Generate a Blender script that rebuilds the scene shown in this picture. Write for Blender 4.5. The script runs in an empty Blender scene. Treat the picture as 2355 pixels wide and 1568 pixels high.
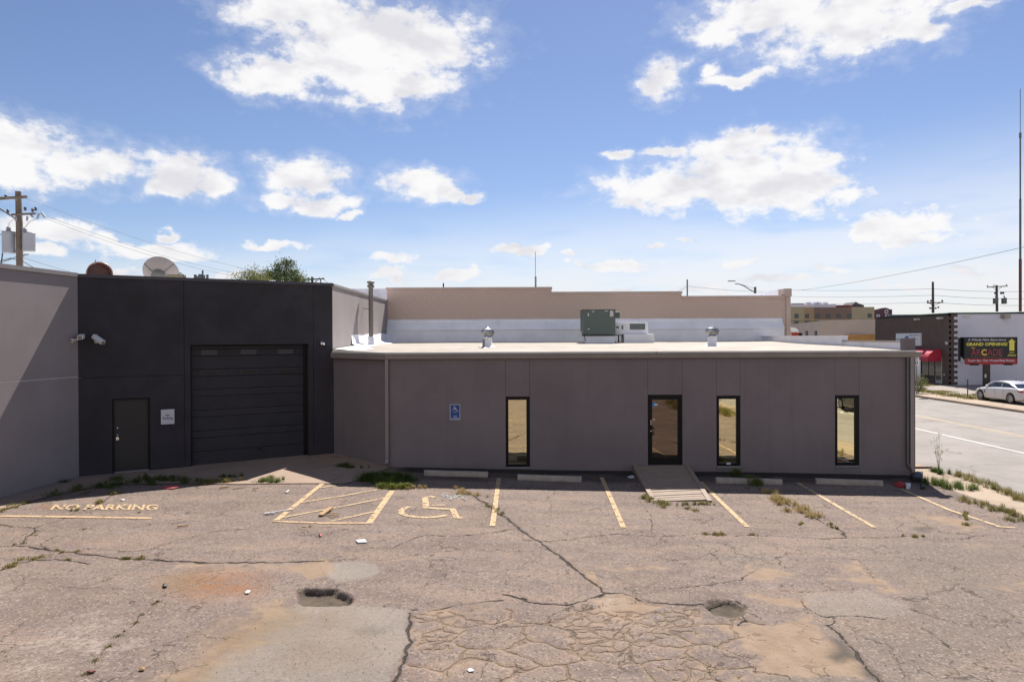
import bpy, bmesh, math, random
import numpy as np
from mathutils import Vector, Matrix, Euler

SC = bpy.context.scene
COL = SC.collection
R = math.radians
random.seed(7)

# ---------------------------------------------------------------- camera
CZ = 4.25
FD = 1569.0                      # focal length in pixels of a 2354 x 1568 view of the photograph
cam_d = bpy.data.cameras.new('camera')
cam_d.sensor_width = 36.0
cam_d.lens = FD / 2354 * 36.0
cam_d.clip_start = 0.1
cam_d.clip_end = 6000
cam = bpy.data.objects.new('camera', cam_d)
COL.objects.link(cam)
cam.location = (0, 0, CZ)
CAM_R = Matrix.Rotation(R(90 - 0.317), 3, 'X') @ Matrix.Rotation(R(-0.24), 3, 'Z')
cam.rotation_euler = CAM_R.to_euler()
SC.camera = cam

# ---------------------------------------------------------------- light and exposure
SUN_A, SUN_B = 0.22, 0.75        # sideways and forward run of a shadow per metre of height
sun_dir = Vector((SUN_A, SUN_B, 1)).normalized()
SUN_EL = math.asin(sun_dir.z)
SUN_AZ = math.atan2(sun_dir.x, sun_dir.y)
sl = bpy.data.lights.new('sun', 'SUN')
sl.energy = 5.0
sl.angle = R(0.53)
sl.color = (1.0, 0.94, 0.86)
so = bpy.data.objects.new('sun', sl)
COL.objects.link(so)
so.rotation_euler = sun_dir.to_track_quat('Z', 'Y').to_euler()
so.location = (0, 60, 80)
SC.view_settings.view_transform = 'Standard'
SC.view_settings.look = 'None'
SC.view_settings.gamma = 1.0
SC.view_settings.exposure = 0.90
SC.cycles.max_bounces = 5
SC.cycles.diffuse_bounces = 3
SC.cycles.use_denoising = True

W = bpy.data.worlds.new('World')
SC.world = W
W.use_nodes = True

def ray(dx, dy):
    v = CAM_R @ Vector(((dx - 1177.0) / FD, -(dy - 784.0) / FD, -1.0))
    return v.normalized()

class NT:
    """small helper to write node trees"""
    def __init__(s, tree):
        s.t = tree; s.n = tree.nodes; s.l = tree.links
    def new(s, typ, **kw):
        n = s.n.new(typ)
        for k, v in kw.items(): setattr(n, k, v)
        return n
    def put(s, sock, v):
        if isinstance(v, bpy.types.NodeSocket): s.l.new(v, sock)
        elif v is not None:
            if sock.type == 'RGBA' and len(v) == 3: v = (*v, 1)
            sock.default_value = v
    def math(s, op, a, b=None, c=None, clamp=False):
        n = s.new('ShaderNodeMath', operation=op, use_clamp=clamp)
        s.put(n.inputs[0], a)
        if b is not None: s.put(n.inputs[1], b)
        if c is not None: s.put(n.inputs[2], c)
        return n.outputs[0]
    def vmath(s, op, a, b=None, c=None):
        n = s.new('ShaderNodeVectorMath', operation=op)
        s.put(n.inputs[0], a)
        if b is not None: s.put(n.inputs[1], b)
        if c is not None: s.put(n.inputs[2], c)
        return n.outputs['Value'] if op in ('LENGTH', 'DOT_PRODUCT', 'DISTANCE') else n.outputs[0]
    def step(s, v, lo, hi, a=0.0, b=1.0):
        n = s.new('ShaderNodeMapRange', interpolation_type='SMOOTHSTEP')
        for k, x in zip(('Value', 'From Min', 'From Max', 'To Min', 'To Max'), (v, lo, hi, a, b)): s.put(n.inputs[k], x)
        return n.outputs[0]
    def mix(s, f, a, b, mode='MIX'):
        n = s.new('ShaderNodeMix', data_type='RGBA', blend_type=mode)
        s.put(n.inputs[0], f); s.put(n.inputs[6], a); s.put(n.inputs[7], b)
        return n.outputs[2]
    def noise(s, vec, scale, detail=4.0, rough=0.55, dist=0.0, out='Fac'):
        n = s.new('ShaderNodeTexNoise')
        if vec is not None: s.l.new(vec, n.inputs['Vector'])
        n.inputs['Scale'].default_value = scale; n.inputs['Detail'].default_value = detail
        n.inputs['Roughness'].default_value = rough; n.inputs['Distortion'].default_value = dist
        return n.outputs[out]
    def sep(s, v):
        n = s.new('ShaderNodeSeparateXYZ'); s.put(n.inputs[0], v); return n.outputs
    def comb(s, x, y, z):
        n = s.new('ShaderNodeCombineXYZ')
        for i, v in enumerate((x, y, z)): s.put(n.inputs[i], v)
        return n.outputs[0]

# ---- sky: Nishita air, cumulus as a field over direction (azimuth, elevation)
w = NT(W.node_tree)
w.n.clear()
sky = w.new('ShaderNodeTexSky', sky_type='NISHITA', sun_disc=False)
sky.sun_elevation = SUN_EL; sky.sun_rotation = SUN_AZ
sky.altitude = 400; sky.air_density = 1.0; sky.dust_density = 0.25; sky.ozone_density = 3.2
tc = w.new('ShaderNodeTexCoord')
dirv = w.vmath('NORMALIZE', tc.outputs['Generated'])
dx_, dy_, dz_ = w.sep(dirv)
az = w.math('ARCTAN2', dx_, dy_)
el = w.math('ARCSINE', dz_)
base = w.comb(az, el, 0.0)
wn1 = w.noise(w.vmath('MULTIPLY', dirv, (1, 1, 1.5)), 9.0, 1.0, 0.5, out='Color')
wn2 = w.noise(w.vmath('MULTIPLY', dirv, (1, 1, 1.3)), 24.0, 4.0, 0.60, out='Color')
wn1 = w.vmath('SUBTRACT', wn1, (0.5, 0.5, 0.5)); wn2 = w.vmath('SUBTRACT', wn2, (0.5, 0.5, 0.5))
pw = w.vmath('MULTIPLY_ADD', wn1, (0.07, 0.045, 0), base)
pw = w.vmath('MULTIPLY_ADD', wn2, (0.036, 0.034, 0), pw)
BLOBS = [ # centre x, y, half width, half height (read off the photograph), each turned into a direction
 (840,95,215,105),(690,25,150,50),(990,95,115,70),(620,165,95,38),(890,195,150,42),(760,150,150,60),
 (1730,40,150,50),(1950,40,200,75),(1960,110,100,38),(2100,70,60,30),(1650,80,75,32),(2240,5,60,12),
 (1538,195,58,36),(1690,190,62,15),(1730,178,48,14),(1655,165,18,16),
 (40,345,105,52),(80,400,75,24),(215,385,85,32),(20,400,90,26),
 (410,395,85,42),(475,425,55,24),(400,435,65,22),
 (700,410,82,42),(720,472,112,20),(640,470,40,20),
 (965,432,85,34),(1040,455,35,18),(1092,465,26,14),
 (1690,395,185,62),(1560,430,170,58),(1780,440,190,58),(1720,330,120,28),(1640,340,70,22),(1890,383,42,16),(1420,352,42,10),(1520,345,42,12),(1940,445,80,18),(1750,305,26,14),
 (2075,515,108,34),(2010,530,60,22),(2090,540,100,18),
 (130,520,95,24),(30,515,60,26),(330,560,115,20),(260,545,60,14),(95,575,40,15),(405,575,70,14),(400,525,22,9),
 (627,575,56,11),(1200,578,90,18),(918,606,56,18),(1060,632,58,22),(800,503,34,8),(905,640,50,14),
 (1425,606,78,15),(1505,561,34,9),(1580,548,20,6),(1708,606,58,14),(1340,588,22,7),(1910,622,48,10),(2050,655,55,12),(2250,610,50,10),(1800,645,110,12),(285,617,50,12),
 (1600,655,60,10),(1440,665,50,8),(500,635,50,10)]
mn = None
for (bx, by, bw, bh) in BLOBS:
    v = ray(bx, by)
    a0 = math.atan2(v.x, v.y); e0 = math.asin(v.z)
    sx = FD / (bw * 1.27) * math.cos(a0) ** -2 * math.cos(a0) ** 2
    sy = FD / (bh * 1.27)
    q = w.vmath('MULTIPLY_ADD', pw, (sx, sy, 0), (-a0 * sx, -e0 * sy, 0))
    r = w.vmath('LENGTH', q)
    mn = r if mn is None else w.math('SMOOTH_MIN', mn, r, 0.18)
inside = w.math('SUBTRACT', 1.0, mn)                      # 1 at a cloud's heart, 0 at its rim
nd = w.noise(w.vmath('MULTIPLY', dirv, (1, 1, 1.6)), 30.0, 5.0, 0.60)
dens = w.math('ADD', inside, w.math('MULTIPLY', w.math('SUBTRACT', nd, 0.5), 1.6))
# the same kind of cumulus goes on round the rest of the sky
gx = w.noise(w.vmath('MULTIPLY', dirv, (1, 1, 2.2)), 4.2, 4.0, 0.58)
aabs = w.math('ABSOLUTE', az)
outside = w.math('MAXIMUM', w.step(aabs, 0.66, 0.78), w.step(el, 0.52, 0.62))
gen = w.math('MULTIPLY', w.step(gx, 0.62, 0.72), outside)
alpha = w.math('MAXIMUM', w.step(dens, 0.0, 0.58), w.math('MULTIPLY', w.step(dens, -0.30, 0.35), 0.22))
alpha = w.math('MAXIMUM', alpha, gen)
# thin high veil and milky air low down
low = w.step(el, w.math('MULTIPLY_ADD', az, 0.03, 0.02), w.math('MULTIPLY_ADD', az, 0.12, 0.22), 1.0, 0.0)
veil = w.math('MULTIPLY', low, w.step(w.noise(w.vmath('MULTIPLY', dirv, (1, 1, 5)), 5.0, 3.0, 0.55), 0.14, 0.58))
veil = w.math('MULTIPLY', veil, 0.86)
alpha = w.math('MAXIMUM', w.math('MULTIPLY', alpha, 0.97), veil)
thick = w.step(inside, 0.10, 0.65)
sh = w.noise(w.vmath('MULTIPLY', dirv, (1, 1, 2.0)), 13.0, 3.0, 0.55)
greyf = w.math('MULTIPLY', thick, w.step(sh, 0.40, 0.66))
ccol = w.mix(w.math('MULTIPLY', greyf, 0.85), (1.0, 0.985, 0.98), (0.74, 0.735, 0.78))
lowc = w.step(el, 0.0, 0.16, 1.0, 0.0)
ccol = w.mix(w.math('MULTIPLY', lowc, 0.75), ccol, (0.80, 0.79, 0.83))
bg1 = w.new('ShaderNodeBackground'); bg2 = w.new('ShaderNodeBackground')
SKY_S, CLOUD_S = 0.056, 0.535
w.l.new(w.mix(1.0, sky.outputs[0], (1.04, 0.98, 1.05), 'MULTIPLY'), bg1.inputs[0]); bg1.inputs[1].default_value = SKY_S
w.l.new(ccol, bg2.inputs[0]); bg2.inputs[1].default_value = CLOUD_S
ms = w.new('ShaderNodeMixShader')
w.l.new(alpha, ms.inputs[0]); w.l.new(bg1.outputs[0], ms.inputs[1]); w.l.new(bg2.outputs[0], ms.inputs[2])
wo = w.new('ShaderNodeOutputWorld'); w.l.new(ms.outputs[0], wo.inputs[0])
W.cycles.sampling_method = 'MANUAL'
W.cycles.sample_map_resolution = 512

# ---------------------------------------------------------------- helpers
def srgb(r, g, b):
    f = lambda c: (c / 255 / 12.92) if c / 255 <= 0.04045 else ((c / 255 + 0.055) / 1.055) ** 2.4
    return (f(r), f(g), f(b))

MATS = {}
def mat(name, col, rough=0.7, metal=0.0, var=0.12, vscale=1.2, bump=0.0, bscale=60.0, spec=0.5, streak=0.0, dirt=None, coat=0.0):
    """principled material with mottling, fine relief and optional vertical streaks or dirt of another colour"""
    if name in MATS: return MATS[name]
    m = bpy.data.materials.new(name); m.use_nodes = True
    t = NT(m.node_tree); bs = t.n['Principled BSDF']
    g = t.new('ShaderNodeTexCoord').outputs['Object']
    n1 = t.noise(g, vscale, 5.0, 0.6)
    c = t.mix(t.step(n1, 0.3, 0.7), tuple(x * (1 - var) for x in col), tuple(min(1, x * (1 + var)) for x in col))
    if streak:
        n2 = t.noise(t.vmath('MULTIPLY', g, (1, 1, 0.06)), 4.0, 5.0, 0.65)
        c = t.mix(t.math('MULTIPLY', t.step(n2, 0.5, 0.75), streak), c, tuple(x * 0.55 for x in col))
    if dirt:
        dc, lo, hi, ds = dirt
        n3 = t.noise(g, ds, 6.0, 0.65)
        c = t.mix(t.step(n3, lo, hi), c, dc)
    t.put(bs.inputs['Base Color'], c)
    bs.inputs['Roughness'].default_value = rough; bs.inputs['Metallic'].default_value = metal
    bs.inputs['Specular IOR Level'].default_value = spec
    if coat: bs.inputs['Coat Weight'].default_value = coat; bs.inputs['Coat Roughness'].default_value = 0.05
    if bump:
        b = t.new('ShaderNodeBump'); b.inputs['Strength'].default_value = bump; b.inputs['Distance'].default_value = 0.01
        t.l.new(t.noise(g, bscale, 4.0, 0.6), b.inputs['Height']); t.l.new(b.outputs[0], bs.inputs['Normal'])
    MATS[name] = m
    return m

class MB:
    """collects shapes and links them as one mesh object"""
    def __init__(s): s.v = []; s.f = []; s.sm = []
    def add(s, vs, fs, smooth=False):
        k = len(s.v); s.v += [tuple(v) for v in vs]
        for f in fs: s.f.append(tuple(i + k for i in f)); s.sm.append(smooth)
        return s
    def box(s, a, b, M=None):
        x0, y0, z0 = a; x1, y1, z1 = b
        vs = [Vector(p) for p in ((x0,y0,z0),(x1,y0,z0),(x1,y1,z0),(x0,y1,z0),(x0,y0,z1),(x1,y0,z1),(x1,y1,z1),(x0,y1,z1))]
        if M is not None: vs = [M @ v for v in vs]
        return s.add(vs, [(3,2,1,0),(4,5,6,7),(0,1,5,4),(1,2,6,5),(2,3,7,6),(3,0,4,7)])
    def cbox(s, c, d, M=None):
        h = [x / 2 for x in d]
        return s.box([c[i] - h[i] for i in range(3)], [c[i] + h[i] for i in range(3)], M)
    def tube(s, pts, r, n=8, r1=None, caps=True):
        pts = [Vector(p) for p in pts]; k = len(pts)
        rings = []; up = Vector((0, 0, 1))
        for i, p in enumerate(pts):
            d = (pts[min(i + 1, k - 1)] - pts[max(i - 1, 0)]).normalized()
            u = d.cross(up if abs(d.z) < 0.95 else Vector((1, 0, 0))).normalized(); v = d.cross(u)
            rr = r if r1 is None else r + (r1 - r) * i / (k - 1)
            rings.append([p + (u * math.cos(2*math.pi*j/n) + v * math.sin(2*math.pi*j/n)) * rr for j in range(n)])
        vs = [q for ring in rings for q in ring]
        fs = [(i*n+j, i*n+(j+1)%n, (i+1)*n+(j+1)%n, (i+1)*n+j) for i in range(k-1) for j in range(n)]
        s.add(vs, fs, n > 5)
        if caps: s.add(rings[0], [tuple(range(n))]); s.add(rings[-1], [tuple(range(n))[::-1]])
        return s
    def lathe(s, prof, c=(0, 0, 0), n=20, M=None, smooth=True):
        vs = []
        for (r, z) in prof:
            for j in range(n):
                a = 2 * math.pi * j / n
                v = Vector((c[0] + r * math.cos(a), c[1] + r * math.sin(a), c[2] + z))
                vs.append(M @ v if M is not None else v)
        fs = [(i*n+j, i*n+(j+1)%n, (i+1)*n+(j+1)%n, (i+1)*n+j) for i in range(len(prof)-1) for j in range(n)]
        return s.add(vs, fs, smooth)
    def prism(s, poly, z0, z1, M=None):
        """plan polygon raised from z0 to z1 (numbers or lists)"""
        n = len(poly)
        zz0 = z0 if isinstance(z0, (list, tuple)) else [z0] * n
        zz1 = z1 if isinstance(z1, (list, tuple)) else [z1] * n
        area = sum(poly[i][0]*poly[(i+1)%n][1] - poly[(i+1)%n][0]*poly[i][1] for i in range(n))
        if area < 0: poly = poly[::-1]; zz0 = zz0[::-1]; zz1 = zz1[::-1]
        vs = [Vector((p[0], p[1], z)) for p, z in zip(poly, zz0)] + [Vector((p[0], p[1], z)) for p, z in zip(poly, zz1)]
        if M is not None: vs = [M @ v for v in vs]
        return s.add(vs, [tuple(range(n))[::-1], tuple(range(n, 2*n))] + [(i, (i+1)%n, n+(i+1)%n, n+i) for i in range(n)])
    def extr(s, poly, axis_from, axis_to, frame):
        """2-D profile swept along a straight line; frame(u, v, t) gives the point"""
        n = len(poly)
        vs = [frame(u, v, axis_from) for u, v in poly] + [frame(u, v, axis_to) for u, v in poly]
        return s.add(vs, [tuple(range(n))[::-1], tuple(range(n, 2*n))] + [(i, (i+1)%n, n+(i+1)%n, n+i) for i in range(n)])
    def mesh(s, name):
        me = bpy.data.meshes.new(name)
        me.from_pydata(s.v, [], s.f)
        me.polygons.foreach_set('use_smooth', s.sm)
        bm = bmesh.new(); bm.from_mesh(me); bmesh.ops.recalc_face_normals(bm, faces=bm.faces); bm.to_mesh(me); bm.free()
        me.update()
        return me
    def build(s, name, m, parent=None, bevel=0.0):
        o = bpy.data.objects.new(name, s.mesh(name)); COL.objects.link(o)
        o.data.materials.append(m)
        if parent is not None: o.parent = parent; o.matrix_parent_inverse = wm(parent).inverted()
        if bevel:
            b = o.modifiers.new('bevel', 'BEVEL'); b.width = bevel; b.segments = 2; b.limit_method = 'ANGLE'
        return o

def wm(o):
    m = Matrix.LocRotScale(o.location, o.rotation_euler, o.scale)
    if o.parent is not None: m = wm(o.parent) @ o.matrix_parent_inverse @ m
    return m
def part(name, m, parent, fn, bevel=0.0):
    b = MB(); fn(b); return b.build(name, m, parent, bevel)
def tag(o, label, cat, group=None):
    o['label'] = label; o['category'] = cat
    if group: o['group'] = group
    return o
def thing(name, label, cat, loc=(0, 0, 0), group=None, rz=0.0):
    o = bpy.data.objects.new(name, None); COL.objects.link(o)
    o.location = loc; o.rotation_euler = (0, 0, rz); o.empty_display_size = 0.3
    return tag(o, label, cat, group)
def structure(o): o['kind'] = 'structure'; return o
def stuff(o): o['kind'] = 'stuff'; return o
def copy_tree(o, loc, rz=None, label=None, parent=None):
    c = o.copy(); COL.objects.link(c)
    if parent is None:
        c.location = loc
        if rz is not None: c.rotation_euler = (0, 0, rz)
        if label: c['label'] = label
    else: c.parent = parent
    for ch in [k for k in o.children]: copy_tree(ch, None, parent=c)
    return c

# turning pixels of the 2354 x 1568 view into places
def at(dx, dy, y):
    v = ray(dx, dy); return Vector((0, 0, CZ)) + v * (y / v.y)
def on_z(dx, dy, z):
    v = ray(dx, dy); return Vector((0, 0, CZ)) + v * ((z - CZ) / v.z)
def hit(dx, dy, p0, p1):
    """where the pixel's ray meets the upright plane over p0-p1: point and run along it"""
    d = Vector((p1[0]-p0[0], p1[1]-p0[1], 0)).normalized(); n = Vector((d.y, -d.x, 0))
    v = ray(dx, dy); p = Vector((p0[0], p0[1], 0))
    t = (p - Vector((0, 0, CZ))).dot(n) / v.dot(n)
    q = Vector((0, 0, CZ)) + v * t
    return q, (q - p).dot(d)

def gz(x, y=0.0):
    return 0.096 - 0.0189 * np.clip(x, -5.7, 12.5) + 0.012 * np.sin(0.55 * x + 0.8) * np.sin(0.48 * y + 0.4)
def G(dx, dy):
    z = 0.1
    for _ in range(12):
        p = on_z(dx, dy, z); z = float(gz(p.x, p.y))
    p.z = z
    return p
def zf(x0, y0, k):                 # coordinates read in an enlarged cut-out of the photograph
    return lambda x, y: ((x0 + x * k) / 1.27443, (y0 + y * k) / 1.27443)
Z5 = zf(0, 1080, .42463); Z6 = zf(900, 1100, .42463); Z7 = zf(1800, 1100, .50955); Z8 = zf(0, 1500, .50955)
ZA = zf(1100, 1550, .50955); ZB = zf(2000, 1500, .42463); Z4 = zf(2300, 780, .29724)

def text(name, s, m, parent, o, u, v, bold=0.0, zfun=None, fit=True, shear=0.0):
    """flat lettering: o lower left corner, u along the line (its width), v up (its height)"""
    cu = bpy.data.curves.new(name, 'FONT'); cu.body = s; cu.size = 1.0; cu.offset = bold; cu.resolution_u = 3; cu.shear = shear
    ob = bpy.data.objects.new(name, cu); COL.objects.link(ob)
    dg = bpy.context.evaluated_depsgraph_get()
    me = ob.evaluated_get(dg).to_mesh()
    vs = [tuple(q.co) for q in me.vertices]; fs = [tuple(p.vertices) for p in me.polygons]
    ob.evaluated_get(dg).to_mesh_clear()
    bpy.data.objects.remove(ob); bpy.data.curves.remove(cu)
    x0 = min(q[0] for q in vs); x1 = max(q[0] for q in vs); y0 = min(q[1] for q in vs); y1 = max(q[1] for q in vs)
    o, u, v = Vector(o), Vector(u), Vector(v)
    b = MB(); pts = []
    for q in vs:
        p = o + u * ((q[0]-x0)/(x1-x0)) + v * ((q[1]-y0)/(y1-y0))
        if zfun: p.z = zfun(p.x, p.y)
        pts.append(p)
    b.add(pts, fs)
    return b.build(name, m, parent)

def vnoise(x, y, seed=0):
    xi = np.floor(x).astype(np.int64); yi = np.floor(y).astype(np.int64)
    fx = x - xi; fy = y - yi; fx = fx*fx*(3-2*fx); fy = fy*fy*(3-2*fy)
    def h(a, b):
        k = (a * 374761393 + b * 668265263 + seed * 974711) & 0x7fffffff
        k = (k ^ (k >> 13)) * 1274126177 & 0x7fffffff
        return ((k ^ (k >> 16)) & 0xffff) / 65535.0
    return (h(xi,yi)*(1-fx)+h(xi+1,yi)*fx)*(1-fy) + (h(xi,yi+1)*(1-fx)+h(xi+1,yi+1)*fx)*fy
def fbm(x, y, o=4, seed=0):
    s = 0; a = 0.5; t = 0
    for i in range(o):
        s = s + a * vnoise(x, y, seed + i); t += a; a *= 0.55; x = x * 2.03; y = y * 2.03
    return s / t
def bez(a, b, n, sag):
    a, b = Vector(a), Vector(b)
    return [a.lerp(b, i/n) - Vector((0, 0, sag * 4 * (i/n) * (1 - i/n))) for i in range(n + 1)]
# ================================================================ ground, lot, road
# ---- cracked asphalt of the parking lot: one fine sheet, wear and painted wall shade stored per vertex
def grid_axis(parts):
    out = []
    for a, b, st in parts: out += list(np.arange(a, b, st))
    out.append(parts[-1][1]); return np.array(out)
GXs = grid_axis([(-15.2, -13.0, .06), (-13.0, 12.2, .03), (12.2, 12.46, .03)])
GYs = grid_axis([(-30, 0, .5), (0, 7.5, .15), (7.5, 14.5, .027), (14.5, 22.4, .034)])
X, Y = np.meshgrid(GXs, GYs)
Zb = gz(X, Y)
sh_ = X.shape
wx = X + 0.16 * (fbm(X*2.3, Y*2.3, 3, 5) - .5) + 0.07 * (fbm(X*8, Y*8, 2, 9) - .5)
wy = Y + 0.16 * (fbm(X*2.3+40, Y*2.3, 3, 6) - .5) + 0.07 * (fbm(X*8+40, Y*8, 2, 8) - .5)
cwid = .45 + 1.15 * fbm(X*3.7+9, Y*3.7, 3, 15)

def gp(f, pts): return [G(*f(*p)) if f else G(*p) for p in pts]
D0 = lambda x, y: (x, y)
CRACKS = []   # (half width in metres, points on the ground)
def crack(wd, pts, f=D0): CRACKS.append((wd, [(p.x, p.y) for p in gp(f, pts)]))
crack(.022, [(1060,1120),(1095,1142),(1140,1175),(1200,1218),(1255,1255),(1315,1300)])
crack(.02, [(1315,1300),(1342,1322),(1370,1345),(1387,1364)])
crack(.013, [(0,1204),(30,1211),(75,1214),(133,1197),(167,1181),(213,1164),(267,1134)])
crack(.018, [(0,1256),(63,1256),(110,1264),(183,1272),(260,1281),(333,1287),(433,1292),(533,1294),(640,1291),(735,1290)])
crack(.01, [(193,1259),(233,1264),(300,1267),(350,1261),(400,1244),(466,1227),(520,1217),(566,1216),(616,1207)])
crack(.013, [(0,1311),(33,1301),(83,1284),(133,1287),(200,1296)])
crack(.015, [(75,1214),(80,1224),(53,1244),(33,1254)])
crack(.01, [(133,1230),(90,1250),(110,1264)])
crack(.006, [(310,1177),(400,1176),(500,1177)])
crack(.011, [(896,1261),(933,1246),(973,1231),(1023,1232),(1089,1230),(1186,1216)])
crack(.008, [(620,1212),(700,1212),(770,1212),(830,1220),(905,1228),(960,1236)])
crack(.007, [(735,1290),(800,1276),(850,1258),(896,1261)])
crack(.012, [(1246,1246),(1339,1236),(1422,1226),(1512,1231),(1612,1228),(1700,1231),(1770,1231)])
crack(.012, [(1892,1237),(1972,1236),(2072,1233),(2112,1233)])
crack(.008, [(1770,1231),(1892,1237)]); crack(.007, [(2112,1233),(2152,1237)])
crack(.010, [(2152,1237),(2212,1239),(2260,1231)])
crack(.009, [(1828,1159),(1932,1159),(2052,1157),(2208,1155)])
crack(.008, [(1560,1163),(1612,1181),(1672,1195),(1772,1203),(1880,1201)])
crack(.016, [(1745,1122),(1760,1131),(1812,1159),(1884,1197),(1928,1217),(1948,1237)])
crack(.009, [(1588,1235),(1612,1255),(1644,1279),(1660,1295)])
crack(.006, [(1412,1297),(1524,1287),(1636,1285)]); crack(.006, [(1784,1249),(1852,1269),(1944,1287)])
crack(.017, [(1159,1366),(1223,1382),(1303,1390),(1359,1376),(1387,1364),(1443,1368),(1463,1380),(1523,1388),(1611,1388)])
crack(.02, [(943,1408),(939,1440),(939,1472),(931,1512),(903,1556),(890,1580)])
crack(.011, [(883,1392),(943,1400),(999,1402),(1087,1388),(1159,1380)])
crack(.011, [(1839,1377),(1853,1397),(1889,1417),(1953,1417),(2036,1422)])
crack(.008, [(1783,1354),(1836,1360),(1903,1357),(1963,1355)])
crack(.014, [(1903,1437),(1936,1467),(1959,1494),(1983,1520),(1999,1543),(2026,1567),(2050,1590)])
crack(.008, [(2116,1442),(2162,1464),(2186,1487),(2226,1505)])
crack(.007, [(1916,1420),(1909,1434),(1886,1437)])
crack(.006, [(380,1350),(360,1385),(280,1453),(220,1521),(192,1553)])
crack(.006, [(1140,1290),(1035,1284),(960,1276),(860,1290)])
crack(.008, [(1010,1340),(1060,1352),(1159,1366)]); crack(.007, [(1740,1310),(1700,1330),(1640,1345),(1560,1352),(1460,1350)])
crack(.012, [(1626,1391),(1640,1384),(1657,1379),(1670,1380),(1690,1382),(1702,1389),(1714,1395)])
crack(.01, [(1710,1406),(1740,1415),(1758,1430)]); crack(.01, [(1704,1412),(1706,1424),(1690,1437)])
crack(.006, [(2,1300),(60,1330),(150,1350),(290,1353)])
crack(.007, [(1470,1150),(1495,1180),(1500,1228)]); crack(.005, [(1290,1180),(1380,1170),(1420,1172)])
cd = np.full(sh_, 9.0)
fy0 = np.searchsorted(GYs, 7.0)
for wd, pts in CRACKS:
    for (x0, y0), (x1, y1) in zip(pts, pts[1:]):
        ix0 = np.searchsorted(GXs, min(x0, x1) - .6); ix1 = np.searchsorted(GXs, max(x0, x1) + .6)
        iy0 = np.searchsorted(GYs, min(y0, y1) - .6); iy1 = np.searchsorted(GYs, max(y0, y1) + .6)
        sl_ = (slice(iy0, iy1), slice(ix0, ix1))
        px, py = wx[sl_] - x0, wy[sl_] - y0; ex, ey = x1 - x0, y1 - y0
        t = np.clip((px*ex + py*ey) / (ex*ex + ey*ey + 1e-9), 0, 1)
        d = np.hypot(px - t*ex, py - t*ey) / (wd * cwid[sl_])
        cd[sl_] = np.minimum(cd[sl_], d)

def poly_mask(pts, soft, f=D0, wob=0.25, ws=1.6, seed=3):
    """soft mask of a ground polygon traced from the photograph, its rim made uneven"""
    P = [(p.x, p.y) for p in gp(f, pts)]
    qx = X + wob * (fbm(X*ws, Y*ws, 4, seed) - .5) * 2; qy = Y + wob * (fbm(X*ws+31, Y*ws, 4, seed+11) - .5) * 2
    ins = np.zeros(sh_, bool); dm = np.full(sh_, 9.0)
    n = len(P)
    for i in range(n):
        x0, y0 = P[i]; x1, y1 = P[(i+1) % n]
        c = ((y0 > qy) != (y1 > qy)) & (qx < (x1-x0) * (qy-y0) / (y1-y0 + 1e-12) + x0)
        ins ^= c
        ex, ey = x1-x0, y1-y0; px, py = qx-x0, qy-y0
        t = np.clip((px*ex + py*ey) / (ex*ex+ey*ey+1e-9), 0, 1)
        dm = np.minimum(dm, np.hypot(px-t*ex, py-t*ey))
    s = np.where(ins, dm, -dm)
    t = np.clip(s / soft * .5 + .5, 0, 1)
    return t*t*(3-2*t)
def ell(cx, cy, rx, ry):
    return [(cx + rx*math.cos(a), cy + ry*math.sin(a)) for a in np.linspace(0, 2*math.pi, 14)[:-1]]

sand = np.zeros(sh_); pale = np.zeros(sh_); rust = np.zeros(sh_); white = np.zeros(sh_)
stain = np.zeros(sh_); alli = np.zeros(sh_); dark = np.zeros(sh_)
mx = np.maximum
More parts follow.
